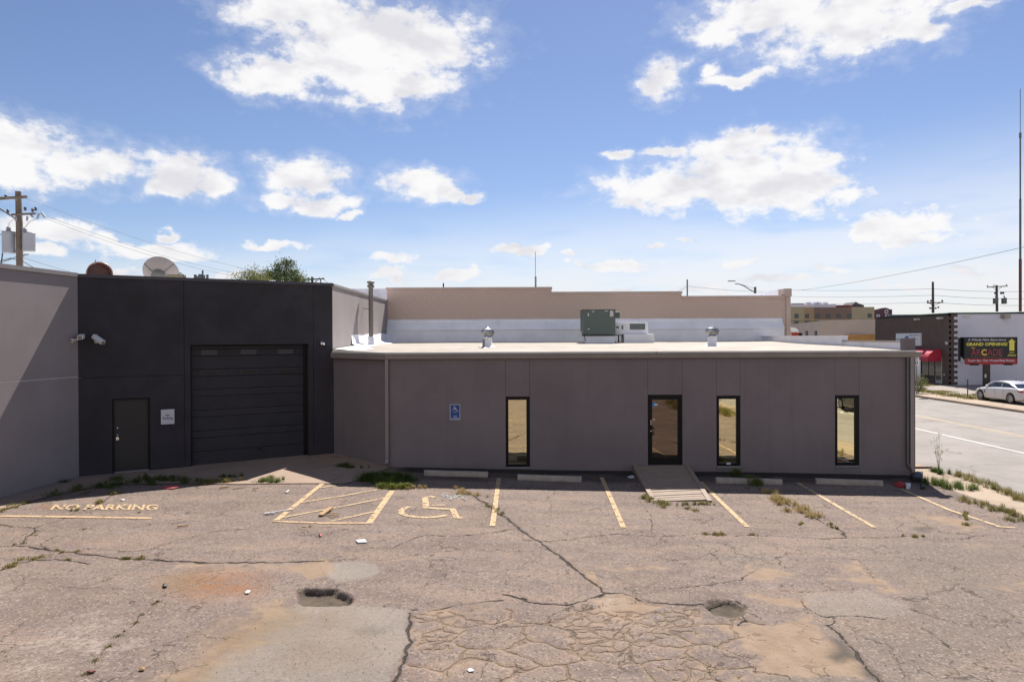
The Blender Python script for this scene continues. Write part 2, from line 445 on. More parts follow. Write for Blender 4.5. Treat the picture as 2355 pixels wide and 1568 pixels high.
# drifts of sand and silt
for pts, f, so_, k in [
    ([(1252,395),(1310,372),(1440,375),(1500,410),(1660,435),(1560,480),(1500,530),(1380,520),(1290,470)], ZA, .16, 1.0),
    ([(300,470),(560,445),(760,432),(800,450),(560,475),(330,515)], ZA, .16, .8),
    ([(1150,215),(1250,250),(1290,330),(1240,320),(1190,260)], ZA, .14, .8),
    ([(1230,215),(1650,215),(1690,245),(1400,250)], ZA, .3, .6),
    ([(230,790),(500,800),(680,800),(870,770),(900,730),(1000,830),(1060,880),(1240,1050),(1300,1140),(900,1140),(520,1120),(430,960)], ZB, .3, 1.0),
    ([(430,390),(620,375),(840,435),(640,475),(450,455)], ZB, .3, .75),
    ([(960,470),(1130,445),(1390,455),(1360,500),(1100,490)], ZB, .25, .9),
    ([(1080,330),(1200,320),(1300,390),(1380,440),(1150,440)], ZB, .3, .6),
    ([(1320,500),(1540,530),(1530,590),(1340,560)], ZB, .3, .6),
    ([(1550,0),(1900,40),(2150,130),(1980,130),(1650,70)], ZB, .35, .7),
    ([(1930,210),(2200,220),(2180,260),(1950,250)], ZB, .3, .5),
    ([(2090,500),(2355,440),(2355,560),(2100,545)], ZB, .35, .6),
    ([(400,560),(500,570),(860,610),(830,660),(540,640)], ZB, .25, .7),
    ([(0,1000),(140,1010),(330,1130),(0,1150)], ZB, .35, .6),
    ([(0,800),(200,840),(200,900),(60,930),(0,900)], ZB, .3, .6),
    ([(1240,1340),(1700,1330),(2150,1325),(2355,1320),(2100,1413),(1500,1413)], Z5, .4, .55),
    ([(2000,1360),(2300,1290),(2355,1330),(2250,1410),(2050,1413)], Z5, .25, .8),
    ([(1600,490),(1720,560),(1560,680),(1380,800),(1180,930),(1100,1100),(780,1100),(960,960),(1250,720),(1440,560)], Z8, .9, .75),
    ([(1620,300),(1860,300),(1840,360),(1790,410),(1690,350)], Z8, .2, .9),
    ([(1000,295),(1300,300),(1450,330),(1000,330)], Z8, .3, .6),
    ([(1500,1240),(1750,1180),(2000,1190),(1900,1270),(1600,1290)], Z5, .5, .35),
    ([(1240,1250),(1440,1180),(1560,1210),(1380,1260)], Z6, .4, .4)]:
    sand = mx(sand, k * poly_mask(pts, so_, f))
pale = mx(pale, poly_mask([(1860,340),(1900,295),(2050,280),(2170,300),(2190,345),(2080,385),(1950,400),(1870,370)], .08, Z8, .08))
pale = mx(pale, .85 * poly_mask([(1560,560),(1730,526),(2000,535),(2330,545),(2352,580),(2338,740),(2262,930),(2230,1060),(1000,1060),(1180,900),(1380,740)], .10, Z8, .10))
pale = mx(pale, .55 * poly_mask([(845,565),(900,552),(1280,548),(1500,620),(1610,690),(1400,730),(1180,722),(965,722),(870,680)], .05, ZB, .06))
rust = mx(rust, poly_mask(ell(1270, 420, 200, 66), .6, Z8, .30))
rust = mx(rust, .5 * poly_mask(ell(1120, 420, 160, 45), .6, Z8, .35))
rust = mx(rust, .5 * poly_mask(ell(310, 955, 60, 14), .2, Z5, .2))
olive = mx(.7 * poly_mask([(1640,560),(1700,600),(1500,760),(1300,830),(1180,960),(1000,1060),(940,1060),(1260,740),(1470,600)], .6, Z8, .4),
           mx(.55 * poly_mask(ell(1880, 620, 90, 60), .5, Z8, .3), .4 * poly_mask(ell(1850, 780, 200, 90), .8, Z8, .4)))
olive = mx(olive, .6 * poly_mask(ell(1050, 400, 130, 35), .5, Z8, .3))
white = mx(white, poly_mask(ell(420, 780, 190, 62), .5, Z8, .6, 3.0))
white = mx(white, .7 * poly_mask(ell(560, 640, 90, 40), .5, Z8, .5, 3.0)); white = mx(white, .6 * poly_mask(ell(30, 470, 50, 40), .5, Z8, .5, 3.0))
white = mx(white, .5 * poly_mask(ell(1800, 560, 60, 26), .2, Z8, .15)); white = mx(white, .6 * poly_mask(ell(590, 830, 30, 22), .15, Z8, .1))
white = mx(white, .55 * poly_mask(ell(1340, 410, 60, 45), .2, ZA, .15))
stain = mx(stain, poly_mask(ell(2122, 1217, 22, 5), .25, D0, .2)); 
stain = mx(stain, 1.0 * poly_mask([(1040,870),(1110,890),(1180,970),(1240,1030),(1200,1030),(1150,1010),(1060,1035),(1000,1000),(1060,950)], .12, ZB, .05))
stain = mx(stain, 1.0 * poly_mask([(1230,1030),(1300,1080),(1400,1180),(1240,1130)], .12, ZB, .05))
stain = mx(stain, .5 * poly_mask(ell(350, 262, 45, 14), .2, ZA, .1)); stain = mx(stain, .5 * poly_mask(ell(935, 305, 25, 8), .12, ZA, .05))
stain = mx(stain, .5 * poly_mask(ell(2130, 680, 60, 14), .25, Z8, .1)); stain = mx(stain, .35 * poly_mask([(1560,590),(1620,600),(1720,710),(1660,700)], .12, ZB, .1))
alli = poly_mask([(200,480),(340,475),(700,440),(900,450),(1240,430),(1500,470),(1850,440),(2050,600),(2180,800),(2300,900),(2300,1000),(60,1000),(100,860),(165,740)], .5, ZA, .3)
alli = mx(alli, .8 * poly_mask([(350,690),(560,690),(700,900),(350,1000),(0,900),(0,700)], .3, ZB, .2))
# broken slabs in the failed area: distance to the nearest joint between chunks, at two sizes
def chunks(cell, seed, ax=1.0):
    u = (wx + .5*(wx-X)) / cell * ax; v = (wy + .5*(wy-Y)) / cell
    iu, iv = np.floor(u).astype(np.int64), np.floor(v).astype(np.int64)
    def h(a, b, s):
        k = (a * 73856093 ^ b * 19349663 ^ s * 83492791) & 0x7fffffff
        k = (k ^ (k >> 15)) * 2246822519 & 0x7fffffff
        return ((k ^ (k >> 13)) & 0xffff) / 65535.0
    f1 = np.full(u.shape, 9.0); f2 = np.full(u.shape, 9.0)
    for a in (-1, 0, 1):
        for c_ in (-1, 0, 1):
            du = iu + a + .08 + .84*h(iu+a, iv+c_, seed) - u; dv = iv + c_ + .08 + .84*h(iu+a, iv+c_, seed+7) - v
            r_ = np.hypot(du, dv); f2 = np.minimum(f2, np.maximum(f1, r_)); f1 = np.minimum(f1, r_)
    return (f2 - f1) * cell * .5
e1 = chunks(.62, 3, .75); e2 = chunks(.21, 5, .75)
zone = np.clip((fbm(X*.9+3, Y*1.3, 3, 91) - .47) * 9, 0, 1)
edge = np.minimum(e1, e2 + .16*(1 - zone))
edge = edge + .4*(1 - np.clip(alli*1.6, 0, 1))
# darker seal coat and painted shade along the foot of the wall; grey newer asphalt to the right
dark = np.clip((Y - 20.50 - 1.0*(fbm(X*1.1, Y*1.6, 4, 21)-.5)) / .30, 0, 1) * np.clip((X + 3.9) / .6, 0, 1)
dark = mx(dark, .70 * np.clip((Y - 19.55 - 1.3*(fbm(X*.7, Y*1.2, 4, 22)-.5)) / .6, 0, 1) * np.clip((X + 3.4) / 1.2, 0, 1))  # wider band paints the wall's shade into the asphalt colour
grey = mx(.8 * poly_mask([(1200,250),(1700,180),(2355,230),(2355,1300),(1500,1300),(1250,1050),(1000,770),(1500,740),(1700,650),(1400,430)], 1.2, ZB, .7), 0)
grey = mx(grey, .8 * poly_mask([(560,1120),(800,1100),(1250,1150),(1300,1300),(500,1300)], .15, ZB, .1))
grey = mx(grey, .6 * poly_mask([(280,290),(500,285),(700,340),(780,400),(500,380),(300,340)], .4, ZB, .3))

# potholes: real hollows with a broken rim
def hollow(pts, f, depth, soft, seed):
    m = poly_mask(pts, soft, f, .05, 7.0, seed); return m * depth
h1 = hollow([(1708,455),(1750,438),(1850,440),(1940,445),(1990,462),(2018,492),(2004,528),(1880,536),(1740,530),(1712,490)], Z8, .11, .05, 51)
h2 = hollow([(150,645),(215,606),(300,610),(375,622),(440,655),(415,700),(330,718),(230,705)], ZB, .085, .07, 52)
h3 = hollow([(1260,400),(1310,376),(1440,380),(1500,412),(1640,436),(1560,480),(1500,525),(1380,515),(1300,470)], ZA, .028, .06, 53)
h4 = hollow([(2320,545),(2352,580),(2338,740),(2262,930),(2230,1060),(1100,1060),(1600,535)], Z8, .018, .05, 54)
crk = np.clip(1.6 - cd, 0, 1)
rough_ = .010 * (fbm(X*3.1, Y*3.1, 4, 77) - .5) + .006 * (fbm(X*11, Y*11, 2, 78) - .5)
Zv = Zb - .014 * np.clip(1 - edge/.032, 0, 1) + rough_ - h1 - h2 - h3 - .3*h4 - .016 * crk + .012 * np.clip(1 - abs(h1/.11 - .25)*4, 0, 1)*(fbm(X*8, Y*8, 2, 4)-.3) + .006 * sand
hole = np.clip(h1/.11 + h2/.085, 0, 1)
sand = np.clip(sand * (.45 + 1.1 * fbm(X*2.1, Y*2.1, 5, 31)), 0, 1)
sand = sand * (1 - .55*hole) ; pale = pale * (1 - hole)
lot_m = bpy.data.meshes.new('parking_lot')
ny, nx = sh_
co = np.stack([X, Y, Zv], -1).reshape(-1, 3).astype(np.float32)
idx = np.arange(nx*ny).reshape(ny, nx)
q = np.stack([idx[:-1,:-1], idx[:-1,1:], idx[1:,1:], idx[1:,:-1]], -1).reshape(-1, 4)
lot_m.vertices.add(len(co)); lot_m.vertices.foreach_set('co', co.ravel())
lot_m.loops.add(q.size); lot_m.loops.foreach_set('vertex_index', q.ravel().astype(np.int32))
lot_m.polygons.add(len(q)); lot_m.polygons.foreach_set('loop_start', np.arange(0, q.size, 4, dtype=np.int32))
lot_m.polygons.foreach_set('use_smooth', np.ones(len(q), bool))
lot_m.update(calc_edges=True)
for nm, ch in (('wear_a', (np.clip(cd/6, 0, 1), sand, pale, rust)), ('wear_shade_b', (white, stain, alli, dark)), ('wear_c', (olive, grey, hole, np.clip(edge/.2, 0, 1)))):
    at_ = lot_m.attributes.new(nm, 'FLOAT_COLOR', 'POINT')
    at_.data.foreach_set('color', np.stack(ch, -1).reshape(-1).astype(np.float32))

m = bpy.data.materials.new('worn_asphalt'); m.use_nodes = True
t = NT(m.node_tree); bs = t.n['Principled BSDF']
g = t.new('ShaderNodeTexCoord').outputs['Object']
def attr(nm):
    a = t.new('ShaderNodeAttribute', attribute_name=nm); s = t.new('ShaderNodeSeparateColor'); t.l.new(a.outputs['Color'], s.inputs[0])
    return (*[s.outputs[i] for i in range(3)], a.outputs['Alpha'])
a_cr, a_sand, a_pale, a_rust = attr('wear_a'); a_white, a_stain, a_alli, a_dark = attr('wear_shade_b'); a_olive, a_grey, a_hole, a_edge = attr('wear_c')
nL = t.noise(g, .55, 5, .6); nM = t.noise(g, 3.2, 6, .62); nF = t.noise(g, 42, 3, .65); nG = t.noise(g, 85, 2, .6)
c = t.mix(t.step(nL, .3, .7), (0.1388,0.1038,0.0914), (0.1902,0.1476,0.1302))
c = t.mix(t.math('MULTIPLY', t.step(nM, .38, .68), .55), c, (0.1917,0.1406,0.1115))
film = t.noise(t.vmath('MULTIPLY', g, (.42, 1.25, 1.)), 1.15, 6, .62)
c = t.mix(t.math('MULTIPLY', t.step(film, .48, .64), .55), c, (0.2307,0.1654,0.1250))
c = t.mix(t.math('MULTIPLY', t.step(film, .50, .32), .50), c, (0.1065,0.0802,0.0674))
c = t.mix(t.math('MULTIPLY', a_grey, .85), c, (0.1377,0.1150,0.0951))
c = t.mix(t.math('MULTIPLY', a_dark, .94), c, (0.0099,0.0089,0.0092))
c = t.mix(t.math('MULTIPLY', t.math('MULTIPLY', a_pale, t.step(nM, .15, .5, .75, 1.)), .95), c, t.mix(t.step(nL, .3, .7), (0.1860,0.1619,0.1420), (0.2307,0.1988,0.1704)))
# exposed stones: pale and dark grains
grain = t.new('ShaderNodeTexVoronoi'); grain.inputs['Scale'].default_value = 34; t.l.new(g, grain.inputs['Vector'])
gr = t.sep(grain.outputs['Color'])
keep = t.math('SUBTRACT', 1.0, t.math('MULTIPLY', a_sand, .8)); keep = t.math('MULTIPLY', keep, t.step(a_pale, .0, 1., 1., .45))
keep = t.math('MULTIPLY', keep, t.step(a_dark, .0, 1., 1., .25))
c = t.mix(t.math('MULTIPLY', t.math('MULTIPLY', t.step(gr[0], .80, .93), .66), keep), c, (0.2840,0.2272,0.1874))
c = t.mix(t.math('MULTIPLY', t.math('MULTIPLY', t.step(gr[1], .72, .95), .58), keep), c, (0.0632,0.0476,0.0398))
c = t.mix(t.math('MULTIPLY', t.step(nF, .42, .72), .25), c, (0.0866,0.0653,0.0547))
# net of shallow cracks in the failed area, its joints full of sand
sz = t.step(t.noise(g, 1.1, 4, .6), .30, .50)
sw = t.math('MULTIPLY', sz, t.step(a_edge, .05, t.math('MULTIPLY_ADD', nM, .75, -.02), 1., 0.))
sandm = t.math('MAXIMUM', t.step(t.math('MULTIPLY_ADD', t.math('SUBTRACT', nM, .5), 1.0, t.math('MULTIPLY_ADD', t.math('SUBTRACT', nF, .5), .55, a_sand)), .30, .66), t.math('MULTIPLY', sw, .8))
sandc = t.mix(t.step(nM, .3, .7), (0.2102,0.1455,0.0966), (0.2577,0.1874,0.1321))
sandc = t.mix(t.math('MULTIPLY', t.step(nF, .45, .75), .3), sandc, (0.1313,0.0887,0.0575))
c = t.mix(t.math('MULTIPLY', sandm, .86), c, sandc)
cline = t.step(t.math('MULTIPLY_ADD', nF, .10, a_edge), .085, t.math('MULTIPLY_ADD', t.noise(g, 4.5, 3, .6), .22, .03), 1., 0.)
c = t.mix(t.math('MULTIPLY', cline, t.math('MULTIPLY_ADD', sz, -.35, .58)), c, (0.0355,0.0270,0.0213))
# fine hair cracks everywhere
warp2 = t.vmath('MULTIPLY_ADD', t.noise(g, 1.1, 4, .65, out='Color'), (1.3,1.3,0), g)
vh = t.new('ShaderNodeTexVoronoi', feature='DISTANCE_TO_EDGE'); vh.inputs['Scale'].default_value = .62; t.l.new(warp2, vh.inputs['Vector'])
hair = t.math('MULTIPLY', t.step(vh.outputs['Distance'], .003, .010, 1., 0.), t.step(t.noise(g, .8, 3, .5), .40, .52))
vg = t.new('ShaderNodeTexVoronoi', feature='DISTANCE_TO_EDGE'); vg.inputs['Scale'].default_value = 1.5; t.l.new(warp2, vg.inputs['Vector'])
hair = t.math('MAXIMUM', hair, t.math('MULTIPLY', t.step(vg.outputs['Distance'], .006, .020, 1., 0.), t.step(t.noise(g, .55, 4, .6), .52, .62)))
hair = t.math('MULTIPLY', hair, t.step(a_pale, .2, .6, 1., 0.))
c = t.mix(t.math('MULTIPLY', hair, .7), c, (0.0312,0.0249,0.0199))
# stains
c = t.mix(t.math('MULTIPLY', t.math('MULTIPLY', a_rust, t.step(t.math('MULTIPLY_ADD', nF, .4, nM), .40, .78)), .9), c, (0.2102,0.0916,0.0348))
c = t.mix(t.math('MULTIPLY', a_olive, .8), c, (0.1470,0.0987,0.0490))
c = t.mix(t.math('MULTIPLY', t.math('MULTIPLY', a_white, t.step(t.noise(g, 9, 5, .7), .40, .62)), .9), c, (0.3152,0.2719,0.2357))
c = t.mix(t.math('MULTIPLY', t.math('MULTIPLY', a_stain, t.step(nM, .1, .45)), .85), c, (0.0234,0.0177,0.0135))
c = t.mix(t.math('MULTIPLY', a_hole, .85), c, t.mix(t.step(nM, .35, .65), (0.0426,0.0327,0.0227), (0.0817,0.0639,0.0440)))
ck = t.step(t.math('MULTIPLY_ADD', nF, .12, a_cr), .17, .30, 1., 0.)
halo = t.math('MULTIPLY', t.step(a_cr, .1, .8, 1., 0.), t.step(nM, .35, .65))
c = t.mix(t.math('MULTIPLY', halo, .30), c, (0.0476,0.0369,0.0284))
c = t.mix(t.math('MULTIPLY', ck, .85), c, (0.0185,0.0142,0.0114))
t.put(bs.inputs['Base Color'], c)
t.put(bs.inputs['Roughness'], t.math('MULTIPLY_ADD', a_stain, -.15, .92)); bs.inputs['Specular IOR Level'].default_value = .25
hgt = t.math('ADD', t.math('MULTIPLY', nF, .5), t.math('MULTIPLY', nM, .8))
hgt = t.math('SUBTRACT', hgt, t.math('MULTIPLY', ck, .9)); hgt = t.math('SUBTRACT', hgt, t.math('MULTIPLY', sandm, .45)); hgt = t.math('SUBTRACT', hgt, t.math('MULTIPLY', cline, .8))
b = t.new('ShaderNodeBump'); b.inputs['Strength'].default_value = .9; b.inputs['Distance'].default_value = .020
t.l.new(hgt, b.inputs['Height']); t.l.new(b.outputs[0], bs.inputs['Normal'])
lot_m.materials.append(m)
lot = bpy.data.objects.new('parking_lot', lot_m); COL.objects.link(lot); structure(lot)

# ---- the wide ground, road, pavements
def concrete(name, col, seams=None, crk_=0.6, rgh=.9):
    m = bpy.data.materials.new(name); m.use_nodes = True
    t = NT(m.node_tree); bs = t.n['Principled BSDF']
    g = t.new('ShaderNodeTexCoord').outputs['Object']
    nL = t.noise(g, .5, 5, .6); nM = t.noise(g, 4, 6, .65); nF = t.noise(g, 50, 3, .6)
    c = t.mix(t.step(nL, .3, .7), tuple(x*.88 for x in col), tuple(min(1, x*1.12) for x in col))
    c = t.mix(t.math('MULTIPLY', t.step(nM, .45, .75), .35), c, tuple(x*.62 for x in col))
    c = t.mix(t.math('MULTIPLY', t.step(nF, .5, .8), .3), c, tuple(x*.6 for x in col))
    wp = t.vmath('MULTIPLY_ADD', t.noise(g, 1.3, 4, .65, out='Color'), (.9,.9,0), g)
    v = t.new('ShaderNodeTexVoronoi', feature='DISTANCE_TO_EDGE'); v.inputs['Scale'].default_value = .45; t.l.new(wp, v.inputs['Vector'])
    ck = t.math('MULTIPLY', t.step(v.outputs['Distance'], .004, .014, 1., 0.), t.step(t.noise(g, .6, 3, .5), .45, .6))
    c = t.mix(t.math('MULTIPLY', ck, crk_), c, tuple(x*.22 for x in col))
    if seams:
        xs, ys = seams; X_, Y_, _z = t.sep(g)
        for s_, p_ in ((X_, xs), (Y_, ys)):
            if not p_: continue
            f_ = t.math('ABSOLUTE', t.math('SUBTRACT', t.math('FRACT', t.math('DIVIDE', s_, p_)), .5))
            c = t.mix(t.math('MULTIPLY', t.step(f_, .5 - .02/p_, .5 - .008/p_), .6), c, tuple(x*.35 for x in col))
    t.put(bs.inputs['Base Color'], c); bs.inputs['Roughness'].default_value = rgh; bs.inputs['Specular IOR Level'].default_value = .3
    b = t.new('ShaderNodeBump'); b.inputs['Strength'].default_value = .4; b.inputs['Distance'].default_value = .01
    t.l.new(nF, b.inputs['Height']); t.l.new(b.outputs[0], bs.inputs['Normal'])
    return m
M_slab = concrete('tan_concrete', (0.2840,0.2094,0.1598), None)
M_walk = concrete('pavement_concrete', (0.3124,0.2449,0.1846), (0, 1.5))
M_road = concrete('road_concrete', (0.2343,0.2130,0.1988), (3.9, 6.0), .5)
M_lotfar = concrete('far_lot_concrete', (0.2556,0.2236,0.1953), (4.5, 4.5))
M_earth = mat('town_ground', (0.0936,0.0828,0.0612), .95, var=.3, vscale=.05, dirt=((.07,.085,.03), .5, .62, .04))
ZR, ZK = -.285, -.15
part('ground', M_earth, None, lambda b: b.add([(-3000,-3000,-.42),(3000,-3000,-.42),(3000,5000,-.42),(-3000,5000,-.42)], [(0,1,2,3)]))['kind'] = 'structure'
def sheet(name, m, x0, x1, y0, y1, z, th=.3):
    o = part(name, m, None, lambda b: b.box((x0, y0, z-th), (x1, y1, z))); return structure(o)
def pl(name, m, poly, z, th): 
    o = part(name, m, None, lambda b: b.prism(poly, z-th, z)); return structure(o)
sheet('road', M_road, 13.92, 29.75, -220, 900, ZR, .13)
sheet('kerb', M_slab, 13.76, 13.919, -60, 200, ZK + .004, .26)
sheet('kerb', M_walk, 29.751, 29.93, -60, 300, ZK, .26)
pl('pavement', M_walk, [(12.46,-30),(13.758,-30),(13.758,140),(12.70,140),(12.70,21.4),(12.46,21.4)], ZK + .012, .25)
sheet('pavement', M_walk, 29.931, 31.7, -60, 300, ZK + .006, .25)
sheet('side_lot', M_lotfar, 31.701, 120, -20, 60.6, ZK - .003, .24)
# road paint
M_wline = mat('white_road_paint', (0.5184,0.5040,0.4896), .8, var=.1, dirt=((.36,.33,.31), .55, .7, 3))
M_yline = mat('yellow_road_paint', (0.3600,0.2736,0.1584), .8, var=.1, dirt=((.36,.32,.27), .5, .65, 3))
for nm, mt, x0, wd, ln, gap in (('lane_line', M_wline, 19.6, .13, 300, 0), ('centre_line', M_yline, 22.7, .11, 300, 0), ('centre_line', M_yline, 22.93, .11, 300, 0)):
    o = part(nm, mt, None, lambda b: b.box((x0, -60, ZR + .001), (x0 + wd, ln, ZR + .005))); structure(o)
# manhole cover
mh = on_z(2108, 1007, ZR)
o = part('manhole_cover', mat('worn_iron', (0.3960,0.3888,0.3816), .6, var=.2), None, lambda b: b.lathe([(0,.02),(.44,.02),(.46,.012),(.46,0)], (14.9, mh.y, ZR), 24))
tag(o, 'round pale manhole cover in the road beside the building corner', 'manhole cover')

# concrete apron in front of the dark wall
WA = (-12.72, 20.0); WB = (-6.26, 23.8); WC = (-14.28, 6.6); GA = (-3.94, 21.5)
ap = [Z5(-300,1100), Z5(0,985), Z5(240,912), Z5(420,862), Z5(640,822), Z5(830,800), Z5(1200,796), Z5(1640,800), Z5(2000,796), Z5(2355,797), (800,1112), (838,1098), (870,1085), (895,1076)]
ap_w = [(p.x, p.y) for p in gp(None, ap)]
front = ap_w
poly = front + [(GA[0]+.1, GA[1]+.2), (WB[0], WB[1]+.3), (WA[0]-.2, WA[1]+.2), (-13.6, 15.0)]
bm = bmesh.new()
vs = [bm.verts.new((x, y, 0)) for x, y in poly]
f_ = bm.faces.new(vs); bmesh.ops.triangulate(bm, faces=[f_])
for _ in range(4): bmesh.ops.subdivide_edges(bm, edges=bm.edges[:], cuts=1, use_grid_fill=True)
for v in bm.verts: v.co.z = float(gz(v.co.x, v.co.y)) + .022
bmesh.ops.recalc_face_normals(bm, faces=bm.faces)
if sum(f.normal.z for f in bm.faces) < 0: bmesh.ops.reverse_faces(bm, faces=bm.faces)
me = bpy.data.meshes.new('concrete_apron'); bm.to_mesh(me); bm.free()
me.materials.append(M_slab); o = bpy.data.objects.new('concrete_apron', me); COL.objects.link(o); structure(o)

# ---- painted markings, laid over the asphalt
def paint(name, col, wear_lo=.46, wear_hi=.6):
    m = bpy.data.materials.new(name); m.use_nodes = True
    t = NT(m.node_tree); bs = t.n['Principled BSDF']
    g = t.new('ShaderNodeTexCoord').outputs['Object']
    n = t.noise(g, 7, 6, .72); n2 = t.noise(g, 30, 3, .6)
    c = t.mix(t.step(n2, .35, .7), col, tuple(x*.7 for x in col))
    t.put(bs.inputs['Base Color'], c); bs.inputs['Roughness'].default_value = .85
    tr = t.new('ShaderNodeBsdfTransparent'); mxs = t.new('ShaderNodeMixShader')
    t.l.new(t.step(t.math('MULTIPLY_ADD', n2, .35, n), wear_lo + .17, wear_hi + .17), mxs.inputs[0])
    t.l.new(bs.outputs[0], mxs.inputs[1]); t.l.new(tr.outputs[0], mxs.inputs[2])
    t.l.new(mxs.outputs[0], t.n['Material Output'].inputs[0])
    return m
M_paint = paint('faded_yellow_paint', (0.4588,0.3219,0.1813), .52, .68)
M_paint2 = paint('worn_yellow_paint', (0.4440,0.3182,0.1887), .50, .66)
LZ = lambda x, y: float(gz(x, y)) + .0125
def ribbon(b, pts, wd, closed=False):
    pts = [Vector((p.x, p.y, 0)) for p in pts]; dense = []
    for a, c_ in zip(pts, pts[1:]):
        k = max(1, int((c_-a).length / .2)); dense += [a.lerp(c_, i/k) for i in range(k)]
    dense.append(pts[-1]); n = len(dense); vs = []
    for i, p in enumerate(dense):
        d = (dense[min(i+1, n-1)] - dense[max(i-1, 0)]).normalized(); s = Vector((-d.y, d.x, 0)) * wd / 2
        for q in (p - s, p + s): vs.append((q.x, q.y, LZ(q.x, q.y)))
    b.add(vs, [(2*i, 2*i+1, 2*i+3, 2*i+2) for i in range(n-1)])
def line(pts, wd, label, m=M_paint, f=D0, name='stall_line'):
    o = part(name, m, None, lambda b: ribbon(b, gp(f, pts), wd)); return tag(o, label, 'line marking', 'painted parking lines')
line([(1147,1100),(1132,1210)], .12, 'yellow stall line beside the painted wheelchair symbol, left end crossing a crack')
line([(1383,1098),(1433,1213)], .12, 'yellow stall line between the second wheel stop and the wooden ramp')
line([(1610,1108),(1718,1212)], .12, 'yellow stall line touching the right foot of the wooden ramp')
line([(1833,1110),(2010,1213)], .12, 'thin yellow stall line running out between the two right-hand wheel stops', M_paint2)
line([(2070,1124),(2180,1172),(2298,1211)], .12, 'last yellow stall line, nearest the street pavement', M_paint2)
line([(2290,1211),(2340,1214)], .09, 'short worn yellow dash at the end of the last stall line', M_paint2)
line([(0,1187),(175,1189),(352,1192)], .13, 'long yellow line under the painted words NO PARKING')
bo = thing('hatched_zone', 'yellow outlined no-parking zone with slanting stripes beside the wheelchair stall', 'floor marking', G(740,1160))
for nm, pts, wd in (('outline', [(768,1091),(632,1199)], .13), ('outline', [(632,1199),(740,1203),(850,1203)], .10), ('outline', [(902,1128),(848,1204)], .15),
                    ('stripe', [(733,1122),(786,1115)], .09), ('stripe', [(690,1156),(780,1142),(874,1125)], .09), ('stripe', [(650,1190),(790,1164),(883,1146)], .09), ('stripe', [(761,1199),(859,1177)], .09)):
    part(nm, M_paint2 if nm == 'stripe' else M_paint, bo, lambda b: ribbon(b, gp(None, pts), wd))
def isa(b):
    for pts, wd in (([(808,858),(818,843),(850,836),(882,842)], .15), ([(815,850),(818,885),(818,914)], .16), ([(860,896),(952,896)], .10),
                    ([(800,913),(900,920),(1012,924)], .14), ([(1003,922),(1018,955),(1032,986)], .15), ([(1020,984),(1078,983)], .12),
                    ([(708,906),(670,918),(648,935),(650,952),(680,967),(740,977),(820,982),(890,978),(962,966)], .15)):
        ribbon(b, gp(Z6, pts), wd)
o = part('wheelchair_marking', M_paint2, None, isa)
tag(o, 'worn yellow wheelchair symbol painted on the asphalt', 'floor marking')
o0, ux, vy = G(*Z5(342,977)), G(*Z5(1082,979)), G(*Z5(380,938))
o = text('no_parking_marking', 'NO PARKING', M_paint, None, o0, ux - o0, vy - o0, .03, LZ)
tag(o, 'yellow words NO PARKING painted on the asphalt by the left wall', 'floor marking')
# ================================================================ the grey front building
M_stucco = mat('grey_stucco', (.172,.142,.146), .92, var=.10, vscale=.45, bump=.3, bscale=90, streak=.22)
M_stucco2 = mat('light_grey_stucco', (0.2707,0.2375,0.2327), .92, var=.06, vscale=.7, bump=.35, bscale=90, streak=.10)
M_dark = mat('charcoal_stucco', (.036,.031,.037), .9, var=.18, vscale=1.1, bump=.35, bscale=110, streak=.15)
M_door = mat('charcoal_metal_door', (.030,.025,.028), .55, var=.12, vscale=2.0, streak=.25, dirt=((.060,.052,.048), .62, .78, 1.6))
M_steel_door = mat('brown_black_steel_door', (.022,.017,.016), .55, var=.08)
M_trim = mat('grey_brown_trim', (0.2280,0.1947,0.1757), .55, var=.06)
M_black = mat('black_anodised_frame', (.006,.0055,.006), .5, var=.05, spec=.2)
M_back = mat('wall_core', (.12,.10,.10), .95)
M_roof = mat('cream_roof_coating', (0.3108,0.2775,0.2405), .85, var=.10, vscale=.6, bump=.3, bscale=12, dirt=((.24,.20,.165), .45, .68, .9))
M_white = mat('white_roof_membrane', (.76,.76,.80), .7, var=.06, vscale=1.3, bump=.3, bscale=7, dirt=((.50,.49,.50), .62, .8, 1.5))
M_rusty = mat('white_drip_edge_with_rust', (0.5440,0.5280,0.5120), .6, var=.06, dirt=((.20,.10,.05), .64, .70, 3.5))
M_galv = mat('bright_galvanised_metal', (.70,.70,.71), .22, 1.0, var=.08)
M_block = mat('beige_painted_block', (.54,.41,.345), .9, var=.06, vscale=.9, bump=.15, bscale=60, streak=.18)
M_block_cap = mat('beige_coping', (.50,.395,.335), .8, var=.06)

# golden mirror glass
m = bpy.data.materials.new('gold_mirror_glass'); m.use_nodes = True
t = NT(m.node_tree); bs = t.n['Principled BSDF']
bs.inputs['Metallic'].default_value = 1.0; bs.inputs['Roughness'].default_value = .012
bs.inputs['Base Color'].default_value = (.80,.75,.50,1)
b = t.new('ShaderNodeBump'); b.inputs['Strength'].default_value = .10; b.inputs['Distance'].default_value = .02
t.l.new(t.noise(t.new('ShaderNodeTexCoord').outputs['Object'], 1.7, 2, .5), b.inputs['Height']); t.l.new(b.outputs[0], bs.inputs['Normal'])
M_gold = m
m = bpy.data.materials.new('bronze_tinted_glass'); m.use_nodes = True
bs = m.node_tree.nodes['Principled BSDF']
bs.inputs['Metallic'].default_value = 1.0; bs.inputs['Roughness'].default_value = .02; bs.inputs['Base Color'].default_value = (.20,.165,.135,1)
M_bronze = m
m = bpy.data.materials.new('dark_window_glass'); m.use_nodes = True
bs = m.node_tree.nodes['Principled BSDF']
bs.inputs['Base Color'].default_value = (.012,.016,.02,1); bs.inputs['Roughness'].default_value = .05; bs.inputs['Specular IOR Level'].default_value = .8
M_dglass = m

